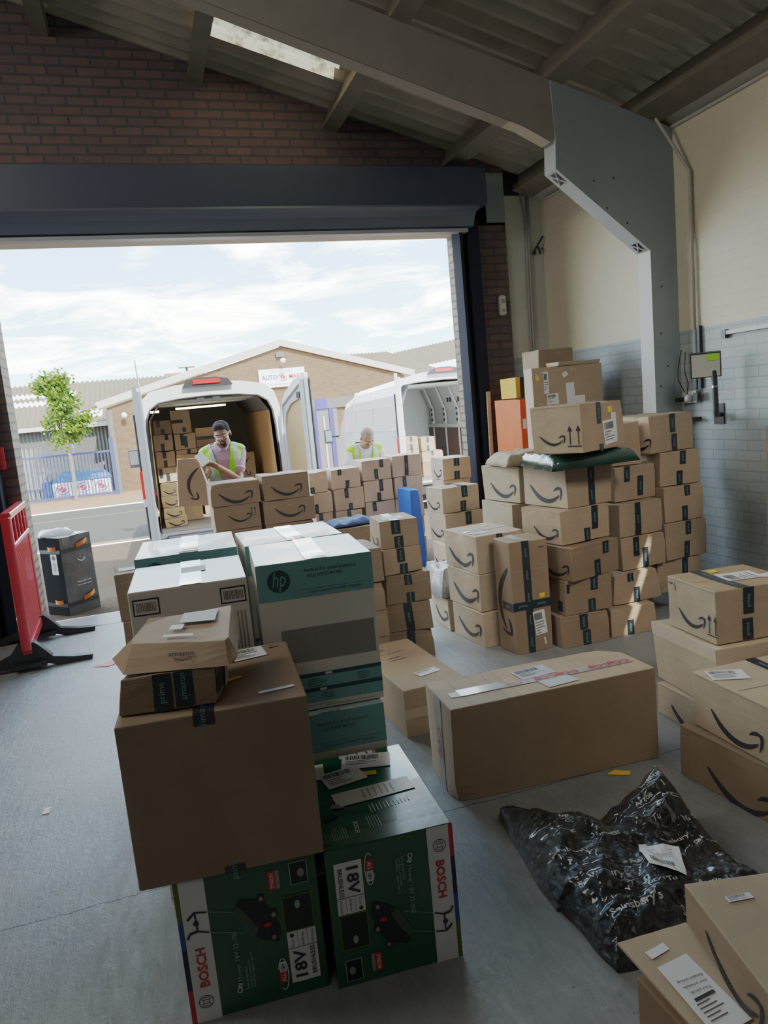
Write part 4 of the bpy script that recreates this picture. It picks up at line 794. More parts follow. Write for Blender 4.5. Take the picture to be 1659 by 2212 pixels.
mb.add(vs, fs, SACK); sk = mb.build('mailing_sack', smooth=True); tag(sk, 'crumpled black plastic sack printed with white shop words, lying on the floor', 'sack')
SKT = plain('grey_white_print', (.55, .56, .56), .5)
def sword(t, u, v, h, ang, wd=None, swoosh=False):
    ang -= 22; vs, fs, wv = text2d(t, .015); c_, s_ = cos(R(ang)), sin(R(ang)); kx = (wd/wv if wd else h); mb = MB()
    def P(x, y):
        X, Y = x*c_-y*s_, x*s_+y*c_; return sack(min(.99, max(.01, u+X/.60)), min(.99, max(.01, v-Y/.66)))+Vector((0, 0, .007))
    mb.add([P(x*kx, y*h) for x, y in vs], fs, SKT)
    if swoosh:
        pts = [(-.5+i/10, -.95-.25*sin(pi*i/10)) for i in range(11)]; mb.add([P(x*wd*1.0, (y+d)*h) for x, y in pts for d in (0, .14)], [(2*i, 2*i+2, 2*i+3, 2*i+1) for i in range(10)], SKT)
    mb.build('lettering', parent=sk, fix=False)
for t, u, v, h, a, wd, sw in (("Sainsbury's", .22, .86, .022, 14, .15, 0), ("Sainsbury's", .20, .66, .020, 14, .15, 0), ("Sainsbury's", .16, .44, .018, 16, .13, 0), ("Argos", .44, .60, .017, 14, .062, 1), ("Tu", .46, .78, .017, 14, .03, 0), ("Argos", .62, .84, .018, 14, .065, 1),
    ("Argos", .22, .30, .015, 16, .055, 1), ("habitat", .42, .40, .013, 16, .065, 0), ("Argos", .28, .20, .013, 16, .05, 1), ("habitat", .86, .12, .017, 24, .075, 0), ("Argos", .76, .20, .017, 24, .06, 1), ("Argos", .88, .25, .016, 24, .06, 1), ("Tu", .74, .34, .014, 20, .026, 0), ("Tu", .88, .37, .014, 20, .026, 0),
    ("Sainsbury's", .74, .46, .016, 20, .12, 0), ("Sainsbury's", .90, .52, .016, 20, .11, 0), ("Argos", .96, .36, .014, 20, .045, 1), ("Sainsbury's", .92, .68, .017, 18, .12, 0), ("Tu", .60, .66, .013, 16, .026, 0), ("Sainsbury's", .52, .94, .02, 14, .14, 0), ("Tu", .30, .56, .013, 14, .026, 0), ("Sainsbury's", .34, .76, .015, 14, .11, 0)): sword(t, u, v, h, a, wd, sw)
mb = MB(); L4 = ((.50, .52), (.66, .60), (.53, .80), (.42, .68)); gv, gf = grid_rect(0, 0, 1, 1, 8, 8)
def lp(a, b_): return [((1-a)*(1-b_)*L4[0][k]+a*(1-b_)*L4[1][k]+a*b_*L4[2][k]+(1-a)*b_*L4[3][k]) for k in (0, 1)]
hi = max(sack(*lp(a, b_)).z for a, b_ in gv)
def lpt(a, b_): q = sack(*lp(a, b_)); return Vector((q.x, q.y, hi*.55+q.z*.45+.008))
mb.add([lpt(a, b_) for a, b_ in gv], gf, PAPER)
for i in range(14): a = .12+.045*i; mb.add([lpt(a, .86)+Vector((0, 0, .002)), lpt(a+.02, .86)+Vector((0, 0, .002)), lpt(a+.02, .70)+Vector((0, 0, .002)), lpt(a, .70)+Vector((0, 0, .002))], [(0, 1, 2, 3)], INK)
for i in range(4): mb.add([lpt(.2, .2+.1*i)+Vector((0, 0, .002)), lpt(.8, .2+.1*i)+Vector((0, 0, .002)), lpt(.8, .22+.1*i)+Vector((0, 0, .002)), lpt(.2, .22+.1*i)+Vector((0, 0, .002))], [(0, 1, 2, 3)], GREYPR)
mb.build('address_label', parent=sk, fix=False)
# small litter
def litter(name, pts, mat, label): o = quadobj(name, [(x, y, .003) for x, y in pts], mat); o.modifiers.new('s', 'SOLIDIFY').thickness = .001; tag(o, label, 'paper')
litter('paper_scrap', [(1.70, 2.625), (1.75, 2.64), (1.80, 2.60), (1.78, 2.575), (1.745, 2.59)], YEL, 'torn yellow sticker on the floor in front of the long carton')
litter('paper_sheet', [(-.545, 5.57), (-.40, 5.66), (-.33, 5.60), (-.44, 5.52)], plain('pink_paper', (.75, .16, .20), .6), 'pink paper sheet on the floor near the red barrier')
litter('paper_slip', [(-.64, 3.46), (-.61, 3.46), (-.605, 3.52), (-.635, 3.52)], PAPER, 'tiny white paper slip alone on the open floor')
# ------------------------------------------------------------------ red barrier
RP = plain('red_plastic', (.50, .018, .03), .32, coat=.3); RIB = plain('highlight_red_plastic', (.72, .10, .10), .3, coat=.4); bar = empty('pedestrian_barrier', (-1.0, 6.25, 0), R(2), label='red ribbed plastic pedestrian barrier on black feet by the doorway', cat='barrier')  # paler second red paints the highlights on the ribs
mb = MB(); y0, y1, zb_, zt_ = -.49, .49, .12, 1.15
mb.tube([(0, y0, zb_+.03), (0, y0, zt_-.03)], .035, RP, 12); mb.tube([(0, y1, zb_+.03), (0, y1, zt_-.03)], .03, RP, 12)
mb.bb(-.035, .035, y0, y1, zt_-.05, zt_, RP); mb.bb(-.03, .03, y0, y1, zb_, zb_+.07, RP); mb.bb(-.028, .032, y0, y1, zt_-.26, zt_-.225, RP); mb.bb(-.006, .006, y0, y1, zb_, zt_, RP)
for i in range(5): mb.bb(-.026, .026, y0+.06+i*.19, y0+.085+i*.19, zt_-.24, zt_-.04, RP)
mb.build('frame', parent=bar).modifiers.new('b', 'BEVEL').width = .006
mb = MB()
for i in range(17):
    y = y0+.055+i*.0535; mb.add([(.008, y, zb_+.06), (.017, y+.006, zb_+.06), (.017, y+.02, zb_+.06), (.008, y+.03, zb_+.06), (.008, y, zt_-.25), (.017, y+.006, zt_-.25), (.017, y+.02, zt_-.25), (.008, y+.03, zt_-.25)], [(0, 1, 5, 4), (1, 2, 6, 5), (2, 3, 7, 6)], RIB)
mb.build('ribbed_panel', parent=bar, fix=False)
for yy in (-.44, .40):
    mb = MB(); prof = [(-.50, 0), (-.28, 0), (-.2, .03), (.12, .03), (.2, 0), (.42, 0), (.43, .035), (.30, .045), (.16, .075), (.08, .17), (.05, .20), (-.06, .20), (-.12, .12), (-.30, .05), (-.50, .035)]
    mb.prism(prof, 'y', yy-.035, yy+.035, BLACKP); mb.prism([(-.1, .03), (.12, .03), (.12, .06), (-.1, .06)], 'y', yy-.09, yy+.09, BLACKP); mb.build('foot', parent=bar)
# ------------------------------------------------------------------ wrapped black tote outside
TF = plain('black_fabric', (.010, .011, .013), .9, spec=.08); WRAP = plain('wrapped_fabric', (.075, .072, .068), .25, bump=.5, scale=14, var=.3, coat=.5); ORG = plain('orange_webbing', (.75, .17, .01), .5)
c = Carton('delivery_tote', (-.846, 7.337, 42, .34, .30, .74, -.005), 'black zipped delivery tote with orange handles, wrapped in film, outside the doorway', 'bag', mat=TF, mats={'F': WRAP, 'T': CLEARTAPE}, seam=False, amp=.008, bulge=.012)
mb = MB(); c.shape(mb, 'F', SMILE, .20, .50, .085, None, 0, WHITE, .004); mb.build('smile_print', parent=c.o, fix=False)
for t, v in (('Happy gifts made', .40), ('here with care', .36)): mb = MB(); c.text(mb, 'F', t, .20, .74*v, .013, 0, WHITE, .004, 0, .15); mb.build('lettering', parent=c.o, fix=False)
for v in (.82, .14):
    for f in 'FL':
        mb = MB(); U, V = c.dims(f); c.rect(mb, f, .005, V*v-.018, U-.005, V*v+.018, BLACKP, 8, 2, .003); mb.build('strap', parent=c.o, fix=False)
        mb = MB(); p0, p1, p2, p3, p4 = [c.P(f, U*(.45+.09*k)+.01, V*v+(.01*k if f == 'F' else 0)+.03, .012+.02*sin(pi*k/4)) for k in range(5)]
        for a, b_ in ((p0, p1), (p1, p2), (p2, p3), (p3, p4)): mb.add([a-Vector((0, 0, .018)), b_-Vector((0, 0, .018)), b_+Vector((0, 0, .018)), a+Vector((0, 0, .018))], [(0, 1, 2, 3)], ORG)
        o = mb.build('handle', parent=c.o, fix=False); o.modifiers.new('s', 'SOLIDIFY').thickness = .004
c.label('L', .66, .66, .085, .19, 0, False, PAPER, name='number_label'); word(c, 'L', '4704', .66, .63, .030, -90, INK, eps=.006)
mb = MB(); U, V = c.dims('L'); c.put(mb, 'L', [(.66*U+.02*cos(2*pi*i/16), .745*V+.02*sin(2*pi*i/16)) for i in range(16)], [tuple(range(16))], INK, .006); mb.build('round_print', parent=c.o, fix=False)
bag('film_bundle', ((-1.06, 7.62), (-1.02, 7.46), (-.72, 7.56), (-.78, 7.74)), .728, .04, plain('white_film', (.8, .8, .8), .3), 'crumpled white film lying on top of the black delivery tote', 'plastic film', crumple=.02, seed=21)
# ------------------------------------------------------------------ wall fittings
PVC = plain('cream_pipe', (.42, .39, .34), .45)
mb = MB(); mb.tube([(3.885, 4.90, 3.60), (3.885, 4.90, 3.54), (XW-.03, 4.73, 3.13), (XW-.03, 4.73, 2.0)], .013, PVC); mb.tube([(XW-.03, 4.73, 2.0), (XW-.03, 4.73, 1.55)], .013, GREYST); tag(mb.build('conduit_pipe', smooth=True), 'cream conduit pipe running down the wall beside the concrete column', 'pipe')
mb = MB(); mb.bb(XW-.03, XW, 4.685, 4.705, 1.56, 2.02, BLACKM); tag(mb.build('cable_trunking'), 'narrow dark trunking beside the cream conduit', 'trunking')
mb = MB(); mb.tube([(3.78, YI-.02, 3.62), (3.86, YI+.02, 3.36), (3.83, YI+.02, 2.0), (3.80, YI+.02, 0.01)], .011, PIPE); tag(mb.build('conduit_pipe', smooth=True), 'thin conduit, bent at its top, on the painted front wall', 'pipe')
mb = MB(); mb.tube([(3.895, YI+.02, 3.66), (3.875, YI+.02, 3.0), (3.86, YI+.02, 2.0), (3.84, YI+.02, 0.01)], .015, PIPE); tag(mb.build('conduit_pipe', smooth=True), 'straight thicker conduit on the painted front wall', 'pipe')
mb = MB(); mb.tube([(3.93, YI+.02, 3.02), (3.97, YI, 3.09), (4.02, YI-.02, 3.16)], .010, BLACKP); mb.ell((3.93, YI+.02, 3.01), (.022, .015, .02), BLACKP); mb.tube([(3.965, YI, 3.07), (3.985, YI-.01, 2.99)], .009, BLACKP); mb.ell((4.0, YI-.02, 3.04), (.01, .01, .012), BLACKP); tag(mb.build('cable_end'), 'loose black cable ends hanging high in the painted corner', 'cable')
mb = MB(); mb.bb(3.48, 3.555, YI-.05, YI+.01, 2.42, 2.61, plain('white_box', (.62, .60, .55), .4)); o = mb.build('alarm_box'); o.modifiers.new('b', 'BEVEL').width = .015; tag(o, 'small white alarm box on the brick pillar', 'alarm'); mb = MB(); mb.bb(3.50, 3.535, YI-.053, YI-.049, 2.53, 2.57, GREYPR); mb.bb(3.50, 3.535, YI-.053, YI-.049, 2.45, 2.475, GREYPR); mb.build('grille', parent=o)
fl = empty('flood_lamp', (XW, 4.53, 1.34), label='floodlight with glass front on a black swing arm on the painted wall', cat='lamp')
mb = MB(); mb.bb(-.012, .004, -.05, .05, -.05, .10, BLACKM); mb.build('wall_plate', parent=fl)
mb = MB(); mb.tube([(-.01, 0, .02), (-.12, -.10, .02), (-.16, -.145, .04)], .016, BLACKM); mb.tube([(-.16, -.145, .02), (-.165, -.14, .34)], .019, BLACKM, 12); mb.tube([(-.162, -.142, .22), (-.162, -.142, .235)], .023, VGLASS, 12); mb.build('swing_arm', parent=fl)
rot = Matrix.Rotation(R(48), 3, 'Z') @ Matrix.Rotation(R(-12), 3, 'Y'); hd = Vector((-.20, -.10, .385)); mb = MB(); mb.box(hd, (.045, .20, .175), BLACKM, rot); mb.build('lamp_housing', parent=fl)
mb = MB(); mb.box(hd+rot @ Vector((-.026, 0, 0)), (.006, .185, .16), plain('lamp_glass', (.55, .57, .52), .12, coat=.6), rot); mb.build('lamp_glass', parent=fl); mb = MB(); mb.box(hd+rot @ Vector((-.031, -.045, .055)), (.004, .075, .045), plain('lime_tape', (.42, .80, .02), .5), rot); mb.build('lime_tape', parent=fl)
sk_ = empty('wall_socket', (XW, 4.80, 1.50), label='double wall socket with a white plug and hanging leads beside the column', cat='socket')
mb = MB(); mb.bb(-.04, 0, -.075, .075, -.045, .045, plain('grey_white_plastic', (.50, .50, .46), .5)); mb.build('socket_plate', parent=sk_); mb = MB(); mb.ell((-.065, -.02, -.01), (.03, .026, .03), WHITE); mb.build('plug', parent=sk_, smooth=True); mb = MB(); mb.bb(-.07, -.035, -.12, -.075, -.03, .03, BLACKP); mb.bb(-.09, -.04, .06, .10, -.035, 0, BLACKP); mb.build('adaptor', parent=sk_)
mb = MB(); mb.tube([(-.06, .03, .04), (-.09, .06, .14), (-.07, .08, .22), (-.05, .06, .36)], .004, BLACKP); mb.tube([(-.06, 0, .02), (-.08, -.04, .10), (-.06, .02, .2), (-.04, .03, .34)], .004, BLACKP); mb.build('lead', parent=sk_)
mb = MB(); mb.bb(XW-.03, XW+.01, 3.4, 4.44, 1.925, 1.952, WHITE); mb.bb(XW-.035, XW, 4.42, 4.46, 1.90, 1.96, BLACKM); tag(mb.build('cable_tray'), 'white horizontal trunking along the painted wall', 'trunking')
mb = MB(); mb.bb(XW-.10, XW, 4.72, 4.84, 1.315, 1.345, BLACKM); tag(mb.build('wall_bracket'), 'small dark bracket on the wall above the cartons', 'bracket')
mb = MB(); mb.bb(3.42, 3.85, 3.00, 3.475, .93, 1.335, KRAFT_D); o = mb.build('cardboard_box'); tag(o, 'dark carton edge standing out by the painted wall, upper', 'cardboard box'); o.modifiers.new('b', 'BEVEL').width = .01
mb = MB(); mb.bb(3.40, 3.88, 2.98, 3.46, 0, .46, KRAFT_D); o = mb.build('cardboard_box'); tag(o, 'dark carton by the painted wall, standing on the floor', 'cardboard box'); mb = MB(); mb.bb(3.41, 3.88, 2.98, 3.46, .46, .93, KRAFT_D); tag(mb.build('cardboard_box'), 'dark carton by the painted wall, middle one', 'cardboard box')
# things standing in the corner by the brick pillar
mb = MB(); mb.box((3.18, 6.60, .85), (.035, .02, 1.68), plain('pale_wood', (.50, .40, .28), .6), Matrix.Rotation(R(1), 3, 'Y')); tag(mb.build('wooden_batten'), 'pale wooden batten leaning by the brick pillar', 'batten')
OF = plain('orange_fabric', (.70, .085, .006), .6, var=.12, bump=.4, scale=6); YF = plain('yellow_fabric', (.72, .36, .02), .6)
c = Carton('orange_tote', (3.205, 6.02, 4, .30, .40, 1.60, .002), 'tall orange fabric sack with black handle beside the television carton', 'bag', mat=OF, seam=False, amp=.02, bulge=.02); mb = MB(); mb.tube([c.P('F', .10, 1.52, .004), c.P('F', .13, 1.35, .02), c.P('F', .19, 1.34, .02), c.P('F', .22, 1.50, .004)], .008, BLACKP); mb.build('handle', parent=c.o); c.label('F', .12, .86, .04, .09, 0, False, PAPER, name='paper_tag')
c = Carton('yellow_tote', (3.22, 6.08, 0, .28, .30, .185, 1.605), 'yellow and black fabric tote standing on the orange sack', 'bag', mat=YF, seam=False, amp=.006); c.tape('F', .22, .04, 0, 1, False, False, BLACKP)
# red notice by the doorway
mb = MB(); mb.bb(-1.16, -1.08, 6.735, 6.74, 1.42, 1.60, RED); tag(mb.build('notice'), 'small red notice fixed on the dark shutter rail', 'notice')
# ------------------------------------------------------------------ cartons across the doorway
def W_(x0, x1, z0, z1, y, label, t1=None, t2=None, d=.36, mat=KRAFT_PKLIT, yaw=0, **k):
    c = C((x0, y, yaw, x1-x0, d, z1-z0, z0), label, mat=mat, amp=.006, **k)
    for t in (t1, t2):
        if t: c.tape('F', t[0], .042, t[1], t[2])
    return c
V1 = W_(.515, .958, .878, 1.09, 6.90, 'open smile carton with a lifted flap in front of the man with glasses', mat=KRAFT_D); V1.smile('F', .50, .33, .70)
mb = MB(); mb.quad((-.222, -.18, .21), (-.222, .17, .21), (-.262, .16, .39), (-.262, -.16, .37), KRAFT_P); mb.build('lifted_flap', parent=V1.o, fix=False); mb = MB(); V1.rect(mb, 'F', 0, .202, .443, .212, KRAFT_P, 8, 1, .002); mb.build('bright_edge', parent=V1.o, fix=False)
c = W_(.520, .945, .655, .877, 6.90, 'smile carton with two up arrows directly under the open carton', mat=KRAFT_D); c.smile('F', .55, .45, .50).arrows('F', .86, .68, .075)
c = W_(.989, 1.423, .876, 1.112, 6.90, 'smile carton beside the open one, upper of its stack', mat=KRAFT_D); c.smile('F', .50, .35, .68)
c = W_(.978, 1.462, .655, .875, 6.90, 'wide smile carton under the one beside the open carton', mat=KRAFT_D); c.smile('F', .50, .45, .60)
for x0, x1, q in ((.52, .945, 'below the open carton'), (.98, 1.44, 'below the wide smile carton')):
    for k, z in enumerate((0, .218, .436)): C((x0, 6.90, 0, x1-x0, .34, .218, z), ['bottom', 'second', 'third'][k]+' carton up '+q, mat=KRAFT_D, n=2, seam=False)
rows = [('narrow column next to the smile cartons', [(1.555, 1.745, .83, 1.045, (.12, .0, .28), None), (1.570, 1.775, .618, .828, (.15, 0, .45), None), (1.585, 1.765, .40, .616, (.3, .65, 1), None)], 1.58, 1.76),
        ('second column of the doorway row', [(1.790, 2.095, .84, 1.045, (.3, .7, 1), (.55, 0, .40)), (1.800, 2.115, .615, .838, (.42, .55, 1), (.52, 0, .3)), (1.800, 2.086, .40, .613, (.5, .65, 1), (.55, 0, .5))], 1.80, 2.10),
        ('third column of the doorway row', [(2.125, 2.437, .887, 1.10, (.68, .6, 1), (.48, .05, .55)), (2.130, 2.444, .664, .885, (.60, .45, 1), (.5, 0, .4)), (2.130, 2.448, .44, .662, (.3, .55, 1), (.5, 0, .3))], 2.13, 2.44),
        ('column at the end of the doorway row', [(2.46, 2.780, .890, 1.112, (.48, .03, 1), None), (2.462, 2.783, .668, .888, (.35, .5, 1), (.52, 0, .45)), (2.460, 2.777, .44, .666, (.6, .55, 1), None)], 2.47, 2.77)]
for nme, bx, bx0, bx1 in rows:
    zb0 = bx[-1][2]
    for k, (x0, x1, z0, z1, t1, t2) in enumerate(bx): W_(x0, x1, z0, z1, 7.50, ['topmost', 'second from top', 'third from top'][k]+' carton of the '+nme, t1, t2)
    C((bx0, 7.50, 0, bx1-bx0, .34, zb0/2-.001, zb0/2), 'second lowest carton of the '+nme, mat=KRAFT, n=3, seam=False); C((bx0, 7.50, 0, bx1-bx0, .34, zb0/2, 0), 'lowest carton of the '+nme, mat=KRAFT, n=3, seam=False)
BLF = plain('blue_fabric', (.02, .13, .55), .5, bump=.3, scale=10, var=.15)
o = Carton('blue_sack', (2.42, 7.0, 0, .15, .35, .80, 0), 'bright blue fabric sack squeezed behind the stack of pale smile cartons', 'sack', mat=BLF, seam=False, amp=.03, bulge=.03)
bag('blue_cloth', ((1.50, 6.8), (1.52, 6.5), (1.95, 6.55), (1.95, 6.85)), .592, .025, plain('slate_blue_cloth', (.05, .09, .22), .7), 'folded blue cloth lying behind the printer cartons', 'cloth', crumple=.03, seed=31)
for k, z in enumerate((0, .294)): C((1.50, 6.49, 0, .48, .35, .294, z), ['lower', 'upper'][k]+' carton under the folded blue cloth', mat=KRAFT_D, n=3)
# ------------------------------------------------------------------ vans
def mirrored(pts): return pts+[(-x, z) for x, z in reversed(pts[:-1])]
def van(name, loc, rz, H, W, label, ply=True, doors=(-88, 107), L=4.3, taper=0.0):
    t = empty(name, loc, rz, label=label, cat='van'); k = H/2.5; s = W/1.90
    outer = mirrored([(-.90*s, .40), (-.955*s, .62), (-.965*s, .95), (-.955*s, 1.4*k), (-.925*s, 1.85*k), (-.90*s, 2.12*k), (-.85*s, 2.30*k), (-.73*s, 2.41*k), (-.42*s, 2.47*k), (0, 2.50*k)])
    inner = mirrored([(-.81*s, .565), (-.845*s, .62), (-.855*s, .95), (-.85*s, 1.4*k), (-.835*s, 1.85*k), (-.815*s, 2.06*k), (-.76*s, 2.19*k), (-.64*s, 2.27*k), (-.38*s, 2.305*k), (0, 2.32*k)])
    if not ply: inner = mirrored([(-.81*s, .565), (-.845*s, .62), (-.86*s, .95), (-.865*s, 1.4*k), (-.865*s, 1.9*k), (-.86*s, 2.12*k), (-.84*s, 2.22*k), (-.78*s, 2.285*k), (-.5*s, 2.315*k), (0, 2.33*k)])
    n = len(outer); mb = MB()
    def ring(prof, y, sx=1, dz=0): return [(x*sx, y, z-(dz*max(0, (z-1.6))/.9)) for x, z in prof]
    R0 = ring(outer, .0); R1 = ring(outer, .06); R2 = ring(outer, L*.75, 1, taper*.4); R3 = ring(outer, L, .95, taper); R4 = [(x*.88, L+.9, .5+(z-.5)*.62) for x, z in outer]; R5 = [(x*.80, L+1.5, .45+(z-.45)*.35) for x, z in outer]
    vs = R0+R1+R2+R3+R4+R5; fs = [(q*n+i, q*n+i+1, (q+1)*n+i+1, (q+1)*n+i) for q in range(5) for i in range(n-1)]; fs.append(tuple(5*n+i for i in range(n)))
    mb.add(vs, fs, VANW); o = mb.build('body_shell', parent=t, smooth=False); o.modifiers.new('s', 'SOLIDIFY').thickness = .012
    mb = MB(); inn = [(x, .0, z) for x, z in inner]; in2 = [(x*1.0, .10, z) for x, z in inner]; o3 = ring(outer, -.004)
    mb.add(o3+inn+in2, [(i, i+1, n+i+1, n+i) for i in range(n-1)]+[(n+i, n+i+1, 2*n+i+1, 2*n+i) for i in range(n-1)], VANW)
    mb.quad((-.90*s, -.004, .40), (.90*s, -.004, .40), (.80*s, 0, .565), (-.80*s, 0, .565), VANW); mb.build('rear_frame', parent=t, fix=False, smooth=False)
    mb = MB(); mb.tube([(x*.985, .012, z*.997) for x, z in inner], .012, RUBBER, 6); mb.build('door_seal', parent=t, fix=False)
    xi = .80*s; zc = 2.28*k; Li = 3.3
    mb = MB(); mb.bb(-xi, xi, .02, Li, .545, .57, plain('van_floor', (.20, .18, .16), .6) if 'van_floor' not in MATS else MATS['van_floor']); mb.build('load_floor', parent=t)
    wallm = PLY if ply else VANIN
    for sx, nm in ((-1, 'side_lining'), (1, 'side_lining')):
        mb = MB()
        if ply: mb.add([(sx*xi*1.01, .12, .57), (sx*xi*1.01, Li, .57), (sx*xi*.97, Li, 2.05*k), (sx*xi*.97, .12, 2.05*k)], [(0, 1, 2, 3)], PLY); mb.add([(sx*xi*.97, .12, 2.05*k), (sx*xi*.97, Li, 2.05*k), (sx*xi*.80, Li, zc-.02), (sx*xi*.80, .12, zc-.02)], [(0, 1, 2, 3)], plain('dark_inner', (.16, .16, .16), .6) if 'dark_inner' not in MATS else MATS['dark_inner'])
        else:
            mb.add([(sx*xi*1.06, .1, .57), (sx*xi*1.06, Li, .57), (sx*xi*1.06, Li, 1.75*k), (sx*xi*1.06, .1, 1.75*k)], [(0, 1, 2, 3)], VANIN); mb.add([(sx*xi*1.06, .1, 1.75*k), (sx*xi*1.06, Li, 1.75*k), (sx*xi*.80, Li, zc), (sx*xi*.80, .1, zc)], [(0, 1, 2, 3)], VANIN)
            mb.bb(sx*xi*1.0, sx*xi*1.05, .15, Li, .57, 1.45, plain('brown_board', (.13, .06, .045), .55) if 'brown_board' not in MATS else MATS['brown_board']); mb.bb(sx*xi*.97, sx*xi*1.06, .1, Li, 1.45, 1.53, VANIN)
            for y in (.75, 1.45, 2.2, 2.95):
                mb.tube([(sx*xi*1.02, y, .57), (sx*xi*1.01, y, 1.75*k), (sx*xi*.78, y, zc-.03), (0, y, zc)], .035, VANIN, 6)
                for q in range(4): mb.ell((sx*xi*.965, y, 1.62+.12*q), (.02, .03, .04), BLACKM, 8, 6)
            for y in (.4, .55, .95, 1.1, 1.25, 1.7, 1.85): mb.box((sx*xi*.93, y, 1.95*k), (.02, .05, .10), BLACKM)
        mb.build(nm, parent=t, fix=False)
    mb = MB(); mb.quad((-xi*.82, .1, zc), (xi*.82, .1, zc), (xi*.82, Li, zc), (-xi*.82, Li, zc), VANIN if not ply else plain('inner_roof', (.33, .35, .34), .5) if 'inner_roof' not in MATS else MATS['inner_roof'])
    for y in (.5, 1.05, 1.6, 2.2): mb.bb(-xi*.8, xi*.8, y, y+.06, zc-.03, zc, VANIN)
    mb.build('inner_roof', parent=t, fix=False)
    mb = MB(); mb.quad((-xi*1.05, Li, .57), (xi*1.05, Li, .57), (xi*1.05, Li, zc), (-xi*1.05, Li, zc), MATS['dark_inner'] if ply else VANIN); mb.build('bulkhead', parent=t, fix=False)
    mb = MB(); mb.prism([(-.33, 2.43*k), (.33, 2.43*k), (.27, 2.49*k+.025), (.12, 2.50*k+.045), (-.12, 2.50*k+.045), (-.27, 2.49*k+.025)], 'y', -.07, .10, BLACKP); o = mb.build('brake_light', parent=t); o.modifiers.new('b', 'BEVEL').width = .01
    mb = MB(); mb.bb(-.185, .165, -.085, -.06, 2.465*k, 2.498*k+.022, REDL); mb.build('red_lens', parent=o)
    for sx in (-1, 1):
        mb = MB(); mb.bb(sx*.93*s-.045, sx*.93*s+.045, -.03, .02, .95, 1.42, REDL); mb.bb(sx*.93*s-.045, sx*.93*s+.045, -.035, .015, .95, 1.05, WHITE); mb.build('tail_light', parent=t)
        for y in (1.0, L+.4):
            mb = MB(); mb.tube([(sx*.80*s, y, .34), (sx*.97*s, y, .34)], .34, RUBBER, 24); mb.tube([(sx*.975*s, y, .34), (sx*.985*s, y, .34)], .19, GREYLT, 16); mb.build('wheel', parent=t)
        o = None; mb = MB(); mb.tube([(sx*.93*s, L+.55, 1.40), (sx*1.10*s, L+.50, 1.42)], .03, BLACKP); mb.box((sx*1.20*s, L+.48, 1.42), (.19, .10, .34), BLACKP); o = mb.build('wing_mirror', parent=t); o.modifiers.new('b', 'BEVEL').width = .03
        mb = MB(); mb.bb(sx*1.20*s-.075, sx*1.20*s+.075, L+.42, L+.428, 1.30, 1.56, VGLASS); mb.build('mirror_glass', parent=o)
    mb = MB(); mb.bb(-.95*s, .95*s, -.14, .05, .30, .50, BLACKP); mb.bb(-.75*s, .75*s, -.16, .02, .48, .53, BLACKP); o = mb.build('bumper', parent=t); o.modifiers.new('b', 'BEVEL').width = .03
    if ply:
        mb = MB(); mb.bb(-.42, .30, 1.15, 1.19, zc-.10, zc-.075, LEDW); mb.bb(-.78, -.66, 1.15, 1.19, zc-.12, zc-.09, LEDW); mb.build('interior_light', parent=t)
        mb = MB(); mb.bb(-.16, -.06, .0, .08, 2.235*k, 2.29*k, BLACKM); mb.bb(.05, .15, .0, .08, 2.235*k, 2.29*k, BLACKM); mb.build('latch', parent=t)
    # rear doors
    for sx, ang in ((-1, doors[0]), (1, doors[1])):
        if ang is None: continue
        mb = MB(); dw = .80*s
        op = [(0, .50), (0, 1.0), (.01, 1.5*k), (.035, 1.90*k), (.09, 2.12*k), (.20, 2.24*k), (dw*.62, 2.40*k), (dw, 2.47*k), (dw, .50)]
        hole = [(.13, 1.22), (.12, 1.5*k), (.15, 1.85*k), (.20, 1.99*k), (.36, 2.10*k), (dw-.12, 2.18*k), (dw-.11, 2.10*k), (dw-.11, 1.14), (.26, 1.10)]
        yy = .055
        for y, flip in ((0, 0), (yy, 1)):
            vs = [(x, y, z) for x, z in op]+[(x, y, z) for x, z in hole]
            mb.add(vs, [(i, (i+1) % 9, 9+(i+1) % 9, 9+i) for i in range(9)], VANW)
        mb.add([(x, y, z) for y in (0, yy) for x, z in op], [(i, (i+1) % 9, 9+(i+1) % 9, 9+i) for i in range(9)], VANW); mb.add([(x, y, z) for y in (0, yy) for x, z in hole], [(i, (i+1) % 9, 9+(i+1) % 9, 9+i) for i in range(9)], VANW)
        mb.tube([(dw-.05, yy+.02, .55), (dw-.05, yy+.02, 2.40*k)], .032, VANW, 8); mb.tube([(.05, yy+.012, .6), (.06, yy+.012, 1.8*k), (.14, yy+.012, 2.1*k), (dw-.1, yy+.012, 2.36*k)], .02, VANW, 6)
        d = mb.build('rear_door', parent=t); d.location = (sx*.94*s, -.01, 0)
        if sx > 0: d.scale = (-1, 1, 1); d.rotation_euler = (0, 0, R(ang))
        else: d.rotation_euler = (0, 0, R(ang))
        d.modifiers.new('b', 'BEVEL').width = .006
        for nm, mt, y in (('window_board', PLY if ply else VANW, .03), ):
            mb = MB(); mb.add([(x, y, z) for x, z in hole], [tuple(range(9))], mt); mb.build(nm, parent=d, fix=False)
        mb = MB(); mb.bb(.07, .15, yy, yy+.004, .95, 1.05, YEL); mb.build('yellow_sticker', parent=d); mb = MB(); mb.bb(dw-.055, dw-.03, yy+.05, yy+.056, 1.10, 1.22, REDL); mb.build('reflector', parent=d)
        mb = MB(); mb.box((dw-.14, yy+.02, 2.20*k), (.09, .05, .08), BLACKM); mb.build('latch', parent=d)
        mb = MB(); mb.add([(.14, yy+.004, .55), (dw-.12, yy+.004, .55), (dw-.12, yy+.004, .92), (.40, yy+.004, .98), (.14, yy+.004, .86)], [(0, 1, 2, 3, 4)], BLACKM); mb.build('lower_panel', parent=d, fix=False)
